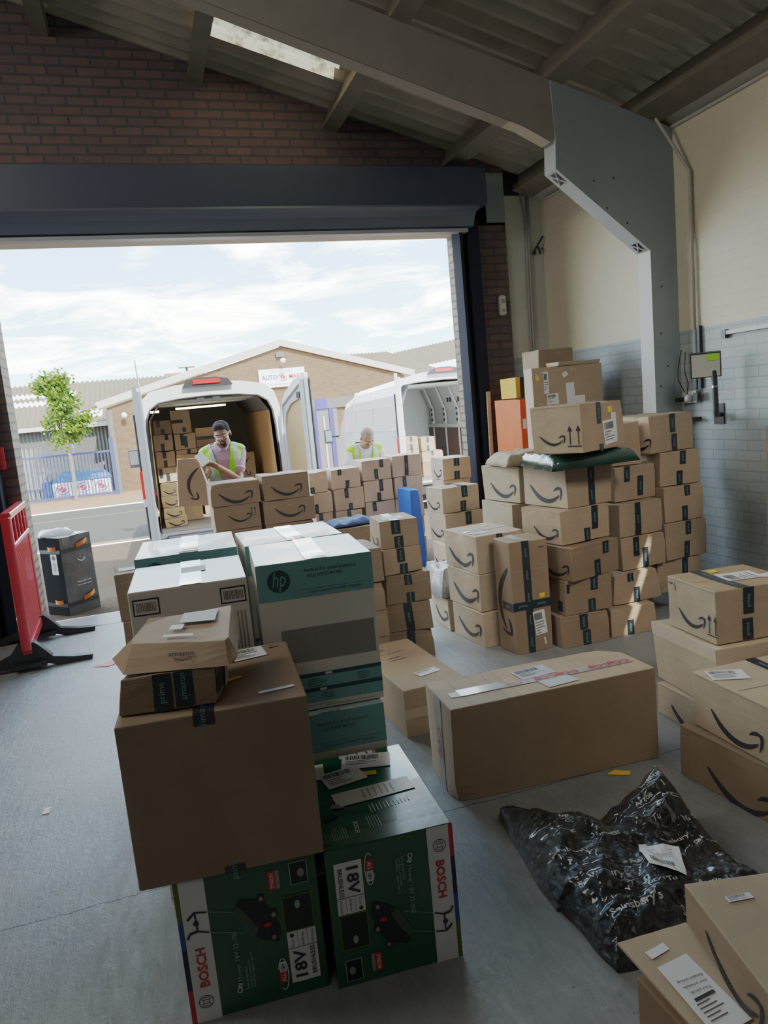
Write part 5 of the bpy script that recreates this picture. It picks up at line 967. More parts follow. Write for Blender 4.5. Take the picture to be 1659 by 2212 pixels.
        mb = MB(); mb.tube([(0, -.01, .52), (-.01, -.012, 1.4*k), (.03, -.01, 1.9*k), (.10, -.01, 2.14*k)] if sx < 0 else [(dw, -.01, .55), (dw, -.01, 2.4*k)], .014, RUBBER, 6); mb.build('door_seal', parent=d)
    return t
GV = -.33
v1 = van('panel_van', (.905, 10.30, GV), R(-1.5), 2.52, 1.95, 'white van with both rear doors open, lined with plywood and half loaded with cartons')
mb = MB(); mb.tube([(-.88, 1.2, 2.2), (-.90, 1.2, 2.95)], .010, VGLASS, 6); mb.build('aerial', parent=v1)
v2 = van('panel_van', (5.53, 13.30, -.40), R(-1), 2.62, 2.0, 'tall white van with white ribbed inside, standing behind the man with shaven head', ply=False, doors=(-107, None), taper=.28)
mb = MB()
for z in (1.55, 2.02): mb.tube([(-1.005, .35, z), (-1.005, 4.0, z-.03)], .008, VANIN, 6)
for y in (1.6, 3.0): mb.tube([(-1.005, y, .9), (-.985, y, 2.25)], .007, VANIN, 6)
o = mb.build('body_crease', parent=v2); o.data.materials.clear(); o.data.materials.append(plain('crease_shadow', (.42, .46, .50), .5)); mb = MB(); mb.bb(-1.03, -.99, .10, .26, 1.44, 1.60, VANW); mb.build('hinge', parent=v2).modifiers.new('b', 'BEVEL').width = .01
def in_van(v, o_xyz, rz=0):
    a = v.rotation_euler.z; p = Vector(v.location)+Vector((cos(a)*o_xyz[0]-sin(a)*o_xyz[1], sin(a)*o_xyz[0]+cos(a)*o_xyz[1], o_xyz[2])); return p, math.degrees(a)+rz
def VC(v, x0, x1, y, z0, z1, label, d=.36, mat=KRAFT, rz=0, tp=None, sm=None, **k):
    p, a = in_van(v, (x0, y, z0), rz); c = C((p.x, p.y, a, x1-x0, d, z1-z0, p.z), label, mat=mat, amp=.005, **k)
    if tp: 
        for t in tp: c.tape('F', t[0], .05, t[1], t[2], txt=False)
    if sm: c.smile('F', *sm)
    return c
g0 = 'in the plywood-lined van'
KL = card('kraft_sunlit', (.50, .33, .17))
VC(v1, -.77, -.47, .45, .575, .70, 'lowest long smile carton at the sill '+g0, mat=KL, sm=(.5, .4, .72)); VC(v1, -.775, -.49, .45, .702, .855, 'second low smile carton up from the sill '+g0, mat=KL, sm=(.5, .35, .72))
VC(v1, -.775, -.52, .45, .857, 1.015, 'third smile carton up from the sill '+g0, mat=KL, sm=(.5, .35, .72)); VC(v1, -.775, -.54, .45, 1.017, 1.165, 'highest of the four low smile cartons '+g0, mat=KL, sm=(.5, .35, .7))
z = .575
for zz in (.575, .867): VC(v1, -.76, -.52, .96, zz, zz+.29, 'carton hidden behind the smile cartons '+g0, mat=KRAFT_D, n=2, seam=False, group='hidden van cartons')
for zz in (.575, .90, 1.225): VC(v1, -.50, -.22, 1.0, zz, zz+.323, 'plain carton behind the held smile carton '+g0, mat=KL, n=3, group='plain van cartons')
VC(v1, -.785, -.52, 1.0, 1.168, 1.385, 'carton with two stepped tapes above the low smile cartons '+g0, tp=((.15, .3, .95), (.5, .05, .6)))
VC(v1, -.785, -.52, 1.0, 1.39, 1.62, 'carton with two stacked tapes, fifth high '+g0, tp=((.45, .55, 1), (.48, 0, .42))); VC(v1, -.785, -.52, 1.0, 1.625, 1.86, 'carton below the topmost along the lining '+g0, tp=((.7, .65, 1), (.45, .0, .45)))
VC(v1, -.765, -.52, 1.0, 1.865, 2.06, 'topmost carton along the lining '+g0, tp=((.28, .55, 1), (.5, 0, .38)), mat=KRAFT_D); VC(v1, -.505, -.24, 1.0, 1.85, 2.19, 'tall carton reaching up to the light strip '+g0, tp=((.62, .05, .25),)).tape('F', .52, .05, 0, .6, True, False)
VC(v1, -.50, -.20, 1.0, 1.62, 1.845, 'carton with paired tapes under the tall one '+g0, tp=((.36, .25, 1), (.52, .1, .85))); VC(v1, -.50, -.20, 1.0, 1.552, 1.616, 'thin flat carton under the paired tapes '+g0, tp=((.6, 0, 1),), d=.3)
VC(v1, -.17, .12, 1.5, 1.62, 1.90, 'tilted carton behind the head of the man with glasses', rz=12, mat=KRAFT_D).tape('F', .45, .05, 0, 1, True, False)
for zz in (.575, 1.098): VC(v1, -.17, .12, 1.5, zz, zz+.518, 'tall carton behind the man with glasses '+g0, mat=KRAFT_D, n=3, group='tall cartons behind the man')
for z0, z1, q in ((.575, .86, 'bottom'), (.865, 1.12, 'second'), (1.125, 1.38, 'third'), (1.385, 1.62, 'topmost')): VC(v1, .17, .42, 1.6, z0, z1, q+' carton of the column beside the plywood gap '+g0, tp=(((.5, .5, 1),) if q == 'topmost' else None))
VC(v1, .44, .69, 1.6, 1.04, 1.45, 'upright carton with a standing smile against the plywood side').smile('F', .48, .48, .70, -90); VC(v1, .44, .70, 1.6, .575, 1.035, 'carton under the upright one against the plywood side', mat=KRAFT_D, n=3)
g0 = 'in the ribbed white van'
for x0, x1, z0, z1, q, y in ((-.87, -.70, 1.12, 1.36, 'carton with two tapes nearest the door hinge ', .6), (-.69, -.40, 1.15, 1.40, 'upper middle carton with short tape ', .6), (-.69, -.40, .90, 1.145, 'carton under the upper middle one ', .6), (-.34, -.05, 1.08, 1.36, 'carton with stacked tapes by the brown board ', .6), (-.34, .10, .86, 1.075, 'wide carton under the one by the brown board ', .6), (-.87, -.70, .86, 1.115, 'carton below the one nearest the door hinge ', .6)):
    VC(v2, x0, x1, y, z0, z1, q+g0, tp=((.5, .6, 1), (.48, 0, .4)))
for x0, x1, zt_ in ((-.87, -.70, .86), (-.69, -.40, .90), (-.34, .10, .86)): VC(v2, x0, x1, .6, .575, zt_-.003, 'low carton at the sill '+g0, mat=KRAFT_D, n=3, group='low sill cartons')
for x0, x1 in ((-.86, -.50), (-.48, -.10)): VC(v2, x0, x1, 2.3, .575, 1.74, 'tall grey-brown carton deep '+g0, mat=CARTONW, n=3, seam=False, group='tall deep cartons')
p, a = in_van(v2, (-.5, 2.5, 0)); bag('film_roll', ((p.x-.30, p.y-.10), (p.x+.44, p.y-.14), (p.x+.46, p.y+.25), (p.x-.28, p.y+.30)), v2.location.z+1.745, .36, plain('clear_film', (.32, .34, .33), .2, coat=.8), 'heap of crumpled clear film piled up in the ribbed white van', 'plastic film', crumple=.09, seed=40, sc=4)
# ------------------------------------------------------------------ street side
BRO = brick('street_brick', (.125, .060, .027), (.080, .036, .017), (.11, .075, .045), 'xz', vary=.3, bump=.3, rough=.95); CORR = plain('corrugated_cement', (.13, .098, .060), .95, var=.25, scale=2)
WCL = plain('white_cladding', s2l(185, 186, 180), .5, var=.05); CLAD = plain('grey_cladding', (.085, .085, .078), .8, var=.15, scale=1)
un = empty('brick_unit', (4.4, 28, -.55), label='brick industrial unit with a white-edged gable across the road', cat='building')
GXL, GXR, GR = -1.05, 10.0, 5.25
def L_(x, y, z): return (x-4.4, y-28, z+.55)
mb = MB(); mb.prism([(GXL-4.4, 0), (GXR-4.4, 0), (GXR-4.4, 3.32), (GR-4.4, 4.70), (GXL-4.4, 3.0)], 'y', 0, .3, BRO); mb.build('gable_wall', parent=un)
mb = MB()
for (xa, za, xb, zb2) in ((GXL-.35, 2.42, GR, 4.17), (GR, 4.17, GXR+.4, 2.68)): mb.add([L_(xa, 27.85, za), L_(xb, 27.85, zb2), L_(xb, 27.85, zb2+.24), L_(xa, 27.85, za+.24), L_(xa, 28.05, za), L_(xb, 28.05, zb2), L_(xb, 28.05, zb2+.24), L_(xa, 28.05, za+.24)], [(0, 1, 2, 3), (4, 7, 6, 5), (0, 4, 5, 1), (3, 2, 6, 7), (0, 3, 7, 4), (1, 5, 6, 2)], WCL)
mb.build('verge_board', parent=un)
def corr(mb, P0, U, V, nu, amp, mat, seg=8):
    """corrugated sheet: waves run across U, ridges along V"""
    U = Vector(U); V = Vector(V); nrm = U.cross(V).normalized(); n_ = nu*seg; vs = []; fs = []
    for i in range(n_+1):
        o = Vector(P0)+U*(i/n_)+nrm*amp*cos(2*pi*i/seg); vs += [o, o+V]
    for i in range(n_): fs.append((2*i, 2*i+2, 2*i+3, 2*i+1))
    mb.add(vs, fs, mat)
mb = MB(); corr(mb, L_(GXL-.3, 28.1, 2.62), (0, 1.1, 0), (GR-GXL+.3, 0, 1.72), 60, .04, CORR, 4); corr(mb, L_(GR, 28.1, 4.34), (0, 1.1, 0), (GXR-GR+.3, 0, -1.45), 60, .04, CORR, 4); mb.build('roof', parent=un)
mb = MB(); mb.tube([L_(-.98, 27.82, 2.35), L_(-.98, 27.82, -.55)], .11, CLAD, 10); mb.build('downpipe', parent=un)
mb = MB(); mb.bb(6.0-4.4, 9.2-4.4, -.10, 0, 1.75+.55, 2.12+.55, CLAD); mb.bb(6.0-4.4, 7.15-4.4, -.06, .01, 0, 2.3, plain('dark_doorway', (.12, .12, .14), .6)); mb.build('doorway', parent=un)
BLUF = plain('blue_frame', (.018, .02, .16), .5)
mb = MB()
for x in (6.25, 6.9): mb.bb(x-4.4-.08, x-4.4+.08, -.14, -.05, 0, 2.3, BLUF)
mb.bb(6.55-4.4-.22, 6.55-4.4+.22, -.14, -.11, 1.75+.55, 2.12+.55, plain('bright_blue', (.02, .03, .30), .5)); mb.bb(6.57-4.4, 6.63-4.4, -.12, -.06, 0, 2.0, WCL); mb.build('blue_door_frame', parent=un)
mb = MB(); mb.ell(L_(5.25, 27.7, 3.62), (.10, .10, .10), WHITE); mb.bb(5.05-4.4, 5.35-4.4, -.12, 0, 4.32, 4.50, CLAD); mb.build('security_camera', parent=un); mb = MB(); mb.ell(L_(-.5, 27.75, 2.15), (.10, .08, .10), WHITE); mb.build('lamp', parent=un)
sg = empty('shop_sign', (5.19, 27.93, 3.02), label='white sign with blue and red lettering on the brick gable', cat='sign')
mb = MB(); mb.bb(-.86, .86, -.04, .05, -.335, .335, plain('sign_white', (.85, .87, .9), .4)); mb.build('board', parent=sg)
for t, x, z, wd, h, mt, bd in (('LEE ATKINS LIMITED', 0, .24, .78, .075, GREYPR, 0), ('AUTO', -.47, .03, .58, .17, plain('sign_blue', (.04, .04, .22), .5), .03), ('MART', .52, .03, .52, .17, RED, .03), ('www.autosmart.co.uk', 0, -.22, 1.15, .07, GREYPR, .01)):
    vs, fs, wv = text2d(t, bd); mb = MB(); mb.add([(q*wd/wv+x, -.045, y*h+z) for q, y in vs], fs, mt); mb.build('lettering', parent=sg, fix=False)
def swirl(parent, cx, cy, cz, r, y=-.05):
    mb = MB(); n = 20
    mb.add([(cx+r*.62*cos(2*pi*i/n), y, cz+r*.5*sin(2*pi*i/n)) for i in range(n)], [tuple(range(n))], RED)
    for k, (a0, a1, rr, mt) in enumerate(((.6, 3.6, 1.0, BLUEPR), (3.7, 6.7, 1.0, BLUEPR))):
        pts = []
        for i in range(13):
            a = a0+(a1-a0)*i/12; th = .12*sin(pi*i/12)+.01; pts += [(cx+r*(rr-th)*cos(a), y-.001, cz+r*.85*(rr-th)*sin(a)), (cx+r*(rr+th*.4)*cos(a), y-.001, cz+r*.85*(rr+th*.4)*sin(a))]
        mb.add(pts, [(2*i, 2*i+1, 2*i+3, 2*i+2) for i in range(12)], mt)
    pts = []
    for i in range(11): q = i/10; x = cx+r*.5*(1-2*q); z_ = cz+r*.32*sin(2*pi*(q-.5))*-1; th = r*.07; pts += [(x, y-.002, z_-th), (x, y-.002, z_+th)]
    mb.add(pts, [(2*i, 2*i+1, 2*i+3, 2*i+2) for i in range(10)], WHITE); mb.build('swirl_logo', parent=parent, fix=False)
swirl(sg, .02, 0, .03, .17)
sh = empty('metal_shed', (-5, 29.75, -.55), label='long shed with wavy cement roof and ribbed metal wall beyond the blue gate', cat='building')
mb = MB(); corr(mb, (-10, 0, 0), (14, 0, 0), (0, 0, 2.62), 110, .025, CLAD, 4); mb.build('ribbed_wall', parent=sh)
RL = plain('white_rooflight', (.85, .88, .86), .4)
mb = MB(); z0r, z1r, yr = 2.58, 4.35, 4.6; ST = [(0, .13, 0), (.13, .26, 1), (.26, .47, 0), (.47, .57, 1), (.57, .66, 0), (.66, .76, 1), (.76, 1.0, 0)]
for a, b_, w_ in ST:
    for x0, x1, pl in ((-10, 2.7, 0), (2.7, 3.7, 1), (3.7, 12.5, 0)):
        mt = RL if (w_ and (x0 < 2 or (x0 < 3 and a < .2))) and not (a < .2 and x0 < 2) else CORR
        corr(mb, (x0, -.3+(yr+.3)*a, z0r+(z1r-z0r)*a), (x1-x0, 0, 0), (0, (yr+.3)*(b_-a), (z1r-z0r)*(b_-a)), int((x1-x0)*5.5), .05, mt, 4)
mb.build('roof', parent=sh, fix=False)
mb = MB(); mb.bb(-10, 4.1, -.36, -.28, 2.42, 2.58, WCL); mb.build('gutter', parent=sh)
mb = MB(); mb.box((6.6, 4.0, 4.35), (.7, .2, .10), plain('terracotta', (.6, .12, .05), .6)); mb.box((7.2, 4.2, 4.62), (.7, .5, .03), plain('vent_red', (.4, .1, .09), .6)); mb.tube([(7.2, 4.2, 4.3), (7.2, 4.2, 4.62)], .05, BLACKM); mb.build('roof_vent', parent=sh)
rb = empty('far_roof', (9, 36, -.55), label='distant wavy cement roof rising behind the brick gable', cat='building')
mb = MB(); corr(mb, (-2, 0, 3.5), (8.4, 0, 0), (-1.4, 6, 1.75), 40, .05, CORR, 4); mb.bb(-2, 6, 0, .2, 0, 3.5, CLAD); mb.build('roof', parent=rb, fix=False)
rc = empty('far_shed', (17, 40, -.55), label='sloping shed roof far behind the ribbed white van', cat='building')
mb = MB(); corr(mb, (-3, 0, 4.0), (12, 0, 1.6), (0, 6, 1.2), 50, .05, CORR, 4); mb.bb(-3, 9, 0, .2, 0, 4.0, CLAD); mb.build('roof', parent=rc, fix=False)
# gate, fence, panels behind
BLG = plain('blue_gate_paint', (.022, .035, .14), .5)
gt = empty('metal_gate', (-2.6, 27.2, -.52), R(-3), label='blue barred metal gate in front of the ribbed shed', cat='gate')
mb = MB(); mb.bb(-1.75, 1.6, -.03, .03, 1.48, 1.55, BLG); mb.bb(-1.75, 1.6, -.03, .03, .06, .13, BLG); mb.bb(1.50, 1.62, -.06, .06, 0, 1.95, BLG); mb.build('frame', parent=gt)
for i in range(30): mb = MB(); mb.tube([(-1.7+.107*i, 0, .1), (-1.7+.107*i, 0, 1.5)], .016, BLG, 6, cap=False); mb.build('bar', parent=gt, smooth=True)
pf = empty('palisade_fence', (-3.6, 28.4, -.52), R(0), label='pale palisade fence behind the blue gate', cat='fence')
PFM = plain('pale_palisade', (.15, .17, .16), .5)
for i in range(22): mb = MB(); x = -1.9+.15*i; mb.prism([(x-.05, .05), (x+.05, .05), (x+.05, 1.72), (x, 1.86), (x-.05, 1.72)], 'y', -.01, .01, PFM); mb.build('pale', parent=pf)
mb = MB(); mb.bb(-2, 1.45, .01, .05, .4, .46, PFM); mb.bb(-2, 1.45, .01, .05, 1.45, 1.51, PFM); mb.build('rail', parent=pf)
for i, (x0, x1) in enumerate(((-3.15, -2.45), (-2.43, -1.85), (-1.83, -1.25))):
    o = empty('printed_bulk_bag', ((x0+x1)/2, 27.75, -.52), label=['white bulk bag with swirl print next to the blue side panel', 'white bulk bag with swirl print, in the middle behind the gate', 'white bulk bag with swirl print, next to the downpipe'][i], cat='bag')
    mb = MB(); h2 = (x1-x0)/2; mb.bb(-h2, h2, 0, .5, .03, .58, plain('bag_white', (.78, .80, .86), .6) if 'bag_white' not in MATS else MATS['bag_white']); mb.build('sack_body', parent=o).modifiers.new('b', 'BEVEL').width = .05; swirl(o, -.02, 0, .34, .20, -.01)
    mb = MB(); vs, fs, wv = text2d('AUTOSMART', .01); mb.add([(q*.4/wv, -.012, y*.05+.12) for q, y in vs], fs, BLUEPR); mb.build('lettering', parent=o, fix=False)
mb = MB(); mb.bb(-3.45, -3.17, 27.7, 28.2, -.5, .12, plain('royal_blue', (.006, .035, .19), .5)); tag(mb.build('blue_crate'), 'royal blue upright panel beside the white bulk bags', 'panel')
bag('blue_tarpaulin', ((-3.12, 28.3), (-3.12, 27.75), (-1.25, 27.75), (-1.2, 28.3)), .07, .22, plain('blue_tarp', (.01, .07, .30), .5), 'bright blue tarpaulin heaped over the white bulk bags', 'tarpaulin', crumple=.10, seed=51, sc=3)
# tree beyond the gate
tr_ = empty('street_tree', (-2.30, 26.2, -.52), label='small light green tree standing behind the blue gate', cat='tree')
mb = MB(); rnd = random.Random(5)
mb.tube([(0, 0, 0), (.03, 0, 1.2), (-.05, 0, 2.2), (-.2, 0, 3.3), (-.35, 0, 4.0)], [.06, .05, .04, .025, .01], plain('bark', (.16, .13, .09), .9), 8)
tips = []
for i in range(34):
    z = rnd.uniform(1.95, 3.9); a = rnd.uniform(0, 2*pi); L = rnd.uniform(.45, 1.0)*(1.1 if z < 3 else .65); s_ = Vector((-.14*(z-2), 0, z)); e_ = s_+Vector((cos(a)*L, sin(a)*L*.7, rnd.uniform(-.1, .35))); mb.tube([s_, (s_+e_)/2+Vector((0, 0, .05)), e_], [.016, .011, .004], MATS['bark'], 5); tips.append((s_, e_))
mb.build('trunk', parent=tr_)
m, nt, b = new_mat('leaves'); b.inputs['Base Color'].default_value = rgb(s2l(150, 178, 62)); b.inputs['Roughness'].default_value = .5; b.inputs['Subsurface Weight'].default_value = 0
oi = N(nt, 'ShaderNodeTexCoord'); n1 = N(nt, 'ShaderNodeTexNoise', Scale=5.0, Detail=3.0); lk(nt, oi.outputs['Object'], n1.inputs['Vector']); cr = N(nt, 'ShaderNodeValToRGB'); cr.color_ramp.elements[0].position = .35; cr.color_ramp.elements[0].color = rgb(s2l(42, 66, 12)); cr.color_ramp.elements[1].position = .65; cr.color_ramp.elements[1].color = rgb(s2l(104, 128, 34)); lk(nt, n1.outputs['Fac'], cr.inputs[0]); lk(nt, cr.outputs[0], b.inputs['Base Color'])
trb = N(nt, 'ShaderNodeBsdfTranslucent'); lk(nt, cr.outputs[0], trb.inputs[0]); ms = N(nt, 'ShaderNodeMixShader'); ms.inputs[0].default_value = .4; lk(nt, b.outputs[0], ms.inputs[1]); lk(nt, trb.outputs[0], ms.inputs[2]); lk(nt, ms.outputs[0], nt.nodes['Material Output'].inputs[0])
mb = MB()
for s_, e_ in tips+[(Vector((-.2, 0, 3.3)), Vector((-.35, 0, 4.0)))]*2:
    for k in range(120):
        p = s_.lerp(e_, rnd.uniform(.25, 1.15))+Vector((rnd.gauss(0, .12), rnd.gauss(0, .12), rnd.gauss(0, .11))); q = Vector((rnd.gauss(0, 1), rnd.gauss(0, 1), rnd.gauss(0, 1))).normalized(); r_ = q.orthogonal().normalized()*.042; w2 = q.cross(r_).normalized()*.065
        mb.add([p-w2, p+r_, p+w2, p-r_], [(0, 1, 2, 3)])
o = mb.build('foliage', m, parent=tr_, fix=False); o['kind'] = 'stuff'
# ------------------------------------------------------------------ people
def fuse(mb, name, mat, voxel, smooth=3, parent=None, trim=None):
    """merge overlapping volumes into one continuous surface"""
    t = mb.build('tmp', mat); r_ = t.modifiers.new('r', 'REMESH'); r_.mode = 'VOXEL'; r_.voxel_size = voxel; r_.use_smooth_shade = True; s_ = t.modifiers.new('s', 'SMOOTH'); s_.iterations = smooth; s_.factor = .5
    dg = bpy.context.evaluated_depsgraph_get(); dg.update(); me = bpy.data.meshes.new_from_object(t.evaluated_get(dg)); me.name = name; bpy.data.objects.remove(t)
    if trim:
        bm = bmesh.new(); bm.from_mesh(me); bmesh.ops.delete(bm, geom=[f for f in bm.faces if trim(f.calc_center_median())], context='FACES'); bm.to_mesh(me); bm.free()
    if not me.materials: me.materials.append(mat)
    for p in me.polygons: p.use_smooth = True
    o = bpy.data.objects.new(name, me); col.objects.link(o)
    if parent: o.parent = parent
    return o
def limb(mb, pts, rs):
    mb.tube(pts, rs, None, 14)
    for p, r_ in zip(pts, rs): mb.ell(p, (r_, r_, r_), None, 12, 8)
def hand(mb, w, d, up, sgn=1, curl=.6):
    """w wrist, d direction of the palm, up = back of hand; five separate fingers"""
    d = Vector(d).normalized(); up = Vector(up); up = (up-up.dot(d)*d).normalized(); sd = d.cross(up)*sgn; w = Vector(w)
    for i in range(4): a = (i-1.5)*.019; limb(mb, [w+sd*a*.6, w+d*.085+sd*a], [.017, .0125])
    for i, L in enumerate((.070, .080, .075, .058)):
        a = (i-1.5)*.021; p0 = w+d*.085+sd*a; p1 = p0+(d*cos(curl*.6)-up*sin(curl*.6)).normalized()*L*.45; p2 = p1+(d*cos(curl*1.5)-up*sin(curl*1.5)).normalized()*L*.33; p3 = p2+(d*cos(curl*2.2)-up*sin(curl*2.2)).normalized()*L*.25; limb(mb, [p0, p1, p2, p3], [.0105, .0095, .0088, .0078])
    t0 = w+d*.03-sd*.028; limb(mb, [t0, t0+d*.03-sd*.022-up*.01, t0+d*.062-sd*.026-up*.022], [.0145, .0115, .0095])
VEST = plain('vest_fabric', (.42, .85, .015), .6, emit=(.45, .9, .02), es=.12); REFL = plain('reflective_tape', (.42, .44, .45), .35)
m, nt, b = new_mat('hi_vis_vest'); tc = N(nt, 'ShaderNodeTexCoord'); sp = N(nt, 'ShaderNodeSeparateXYZ'); lk(nt, tc.outputs['Object'], sp.inputs[0])
def band(sock, c_, hw, absx=False):
    if absx: a = N(nt, 'ShaderNodeMath', operation='ABSOLUTE'); lk(nt, sock, a.inputs[0]); sock = a.outputs[0]
    s_ = N(nt, 'ShaderNodeMath', operation='SUBTRACT'); s_.inputs[1].default_value = c_; lk(nt, sock, s_.inputs[0]); a = N(nt, 'ShaderNodeMath', operation='ABSOLUTE'); lk(nt, s_.outputs[0], a.inputs[0]); l_ = N(nt, 'ShaderNodeMath', operation='LESS_THAN'); l_.inputs[1].default_value = hw; lk(nt, a.outputs[0], l_.inputs[0]); return l_.outputs[0]
b1 = band(sp.outputs[2], 1.09, .025); b2 = band(sp.outputs[0], .118, .022, True); gz_ = N(nt, 'ShaderNodeMath', operation='GREATER_THAN'); gz_.inputs[1].default_value = 1.09; lk(nt, sp.outputs[2], gz_.inputs[0]); b3 = N(nt, 'ShaderNodeMath', operation='MULTIPLY'); lk(nt, b2, b3.inputs[0]); lk(nt, gz_.outputs[0], b3.inputs[1]); b4 = N(nt, 'ShaderNodeMath', operation='MAXIMUM'); lk(nt, b1, b4.inputs[0]); lk(nt, b3.outputs[0], b4.inputs[1])
mx = N(nt, 'ShaderNodeMix', data_type='RGBA'); lk(nt, b4.outputs[0], mx.inputs[0]); mx.inputs[6].default_value = (.27, .58, .003, 1); mx.inputs[7].default_value = (.36, .38, .38, 1); lk(nt, mx.outputs[2], b.inputs['Base Color']); b.inputs['Roughness'].default_value = .55; HIV = m
def person(name, loc, rz, label, J, skin, shirt, hair_fn, glasses=False, beard=False, lean=None, head=None, hands=None, sleeve=.62, vopen=.0):
    """J: joints in the figure's own frame (x to its left hand side as seen by us, facing -Y)"""
    t = empty(name, loc, rz, label=label, cat='person')
    lean = lean or (lambda p: p)
    mb = MB(); V_ = lambda p: lean(Vector(p))
    def torso(mb, g, z1=1.40):
        rings = [((0, .01, .86), .155+g, .115+g), ((0, .01, .95), .160+g, .120+g), ((0, 0, 1.05), .150+g, .115+g), ((0, 0, 1.16), .160+g, .120+g), ((0, 0, 1.27), .172+g, .122+g), ((0, .01, 1.34), .170+g, .105+g), ((0, .015, 1.385), .130+g, .08+g), ((0, .015, 1.41), .075+g*.5, .06+g*.5)]
        o = MB(); o.loft(rings); mb.add([V_(p) for p in o.v], o.f)
        for sx in (-1, 1): limb(mb, [V_((sx*.08, .015, 1.375)), V_((sx*.165, .01, 1.335))], [.045+g, .052+g])
    torso(mb, 0)
    limb(mb, [V_((0, .01, 1.38)), V_((.0, -.005, 1.47))], [.058, .054])
    for s_ in ('L', 'R'):
        sh_, el, wr = [Vector(q) for q in J[s_]]; limb(mb, [sh_, sh_.lerp(el, .5), el, el.lerp(wr, .35), wr], [.050, .045, .038, .038, .026])
    for sx in (-1, 1): limb(mb, [(sx*.085, .02+J.get('hipy', 0), .88), (sx*.10, .0+J.get('hipy', 0)*.7, .47), (sx*.11, .03, .09)], [.085, .055, .038]); limb(mb, [(sx*.11, .05, .05), (sx*.12, -.12, .035)], [.045, .034])
    hc = Vector(head[0]); HM = Matrix.Rotation(R(head[1]), 4, 'Z') @ Matrix.Rotation(R(head[2]), 4, 'X') @ Matrix.Rotation(R(head[3]), 4, 'Y')
    X = lambda p: hc+HM @ Vector(p)
    ne = X((0, .012, -.09)); limb(mb, [V_((0, .0, 1.42)), ne], [.054, .052])
    mb.ell((0, .008, .035), (.076, .096, .090), None, 24, 16, X); mb.ell((0, -.022, -.035), (.060, .070, .078), None, 20, 14, X); mb.ell((0, -.055, -.083), (.030, .028, .024), None, 12, 8, X)
    mb.ell((0, -.100, -.018), (.013, .020, .018), None, 10, 8, X); limb(mb, [X((0, -.088, .022)), X((0, -.105, -.014))], [.009, .011]); mb.ell((0, -.085, .028), (.052, .014, .010), None, 12, 6, X)
    for sx in (-1, 1): mb.ell((sx*.078, .012, -.005), (.010, .019, .032), None, 10, 8, X); mb.ell((sx*.036, -.068, -.028), (.022, .020, .018), None, 10, 8, X)
    mb.ell((0, -.088, -.054), (.022, .010, .006), None, 10, 6, X); mb.ell((0, -.084, -.065), (.018, .010, .007), None, 10, 6, X)
    for (w_, d_, u_, sg, cu) in hands: hand(mb, w_, d_, u_, sg, cu)
    body = fuse(mb, 'body', skin, .0062, 3, t)
    mb = MB()
    for sx in (-1, 1): mb.ell((sx*.030, -.0865, .004), (.013, .006, .0065), WHITE, 12, 8, X); mb.ell((sx*.030, -.0915, .003), (.006, .003, .006), INK, 10, 6, X)
    mb.build('eyes', parent=t, smooth=True)
    mb = MB()
    for sx in (-1, 1): o = MB(); o.tube([(sx*.014, -.097, .026), (sx*.032, -.095, .031), (sx*.050, -.083, .026)], [.003, .0045, .0025], HAIR, 6); mb.add([X(p) for p in o.v], o.f, HAIR)
    mb.build('eyebrows', parent=t); mb = MB(); mb.ell((0, -.0965, -.058), (.019, .005, .004), plain('lips', (.28, .10, .08), .5) if 'lips' not in MATS else MATS['lips'], 12, 6, X); mb.build('lips', parent=t)
    hair_fn(t, X)
    if beard: mb = MB(); mb.ell((0, -.066, -.085), (.030, .024, .022), None, 14, 8, X); mb.ell((0, -.096, -.044), (.024, .007, .005), None, 10, 6, X); mb.ell((-.024, -.082, -.064), (.006, .012, .020), None, 8, 6, X); mb.ell((.024, -.082, -.064), (.006, .012, .020), None, 8, 6, X); fuse(mb, 'beard', HAIR, .0035, 1, t)
    if glasses:
        mb = MB()
        for sx in (-1, 1):
            ctr = [(sx*.033+.024*cos(a)*1.05, -.104+.010*abs(cos(a)*(.5 if cos(a)*sx < 0 else 1)), .004+.018*sin(a)) for a in [2*pi*i/16 for i in range(17)]]; o = MB(); o.tube(ctr, .0016, VGLASS, 5); o.tube([(sx*.058, -.096, .008), (sx*.080, -.02, .010), (sx*.080, .02, .006)], .0016, VGLASS, 5); mb.add([X(p) for p in o.v], o.f, VGLASS)
        o = MB(); o.tube([(-.009, -.106, .008), (.009, -.106, .008)], .0016, VGLASS, 5); mb.add([X(p) for p in o.v], o.f, VGLASS); mb.build('glasses', parent=t)
    mb = MB(); torso(mb, .010)
    for s_ in ('L', 'R'):
        sh_, el, wr = [Vector(q) for q in J[s_]]; limb(mb, [sh_, sh_.lerp(el, sleeve*.5), sh_.lerp(el, sleeve)], [.062, .062, .064])
    sv = fuse(mb, 'shirt', shirt, .009, 3, t, trim=lambda c_: c_.z > 1.2 and (c_-V_((0, -.02, 1.43))).length < .066)
    if vopen:
        mb = MB()
        for sx in (-1, 1): limb(mb, [V_((sx*.060, .03, 1.435)), V_((sx*.062, -.04, 1.42)), V_((sx*.022, -.105, 1.365))], [.013, .015, .011])
        fuse(mb, 'collar', shirt, .006, 2, t)
        for s_ in ('L', 'R'): sh_, el, wr = [Vector(q) for q in J[s_]]; q = sh_.lerp(el, sleeve); d_ = (el-sh_).normalized()*.012; mb = MB(); mb.tube([q-d_*.6, q+d_*.6], .066, plain('cuff_band', (.75, .60, .66), .7) if 'cuff_band' not in MATS else MATS['cuff_band'], 16); mb.build('cuff', parent=t, smooth=True)
    mb = MB(); torso(mb, .026)
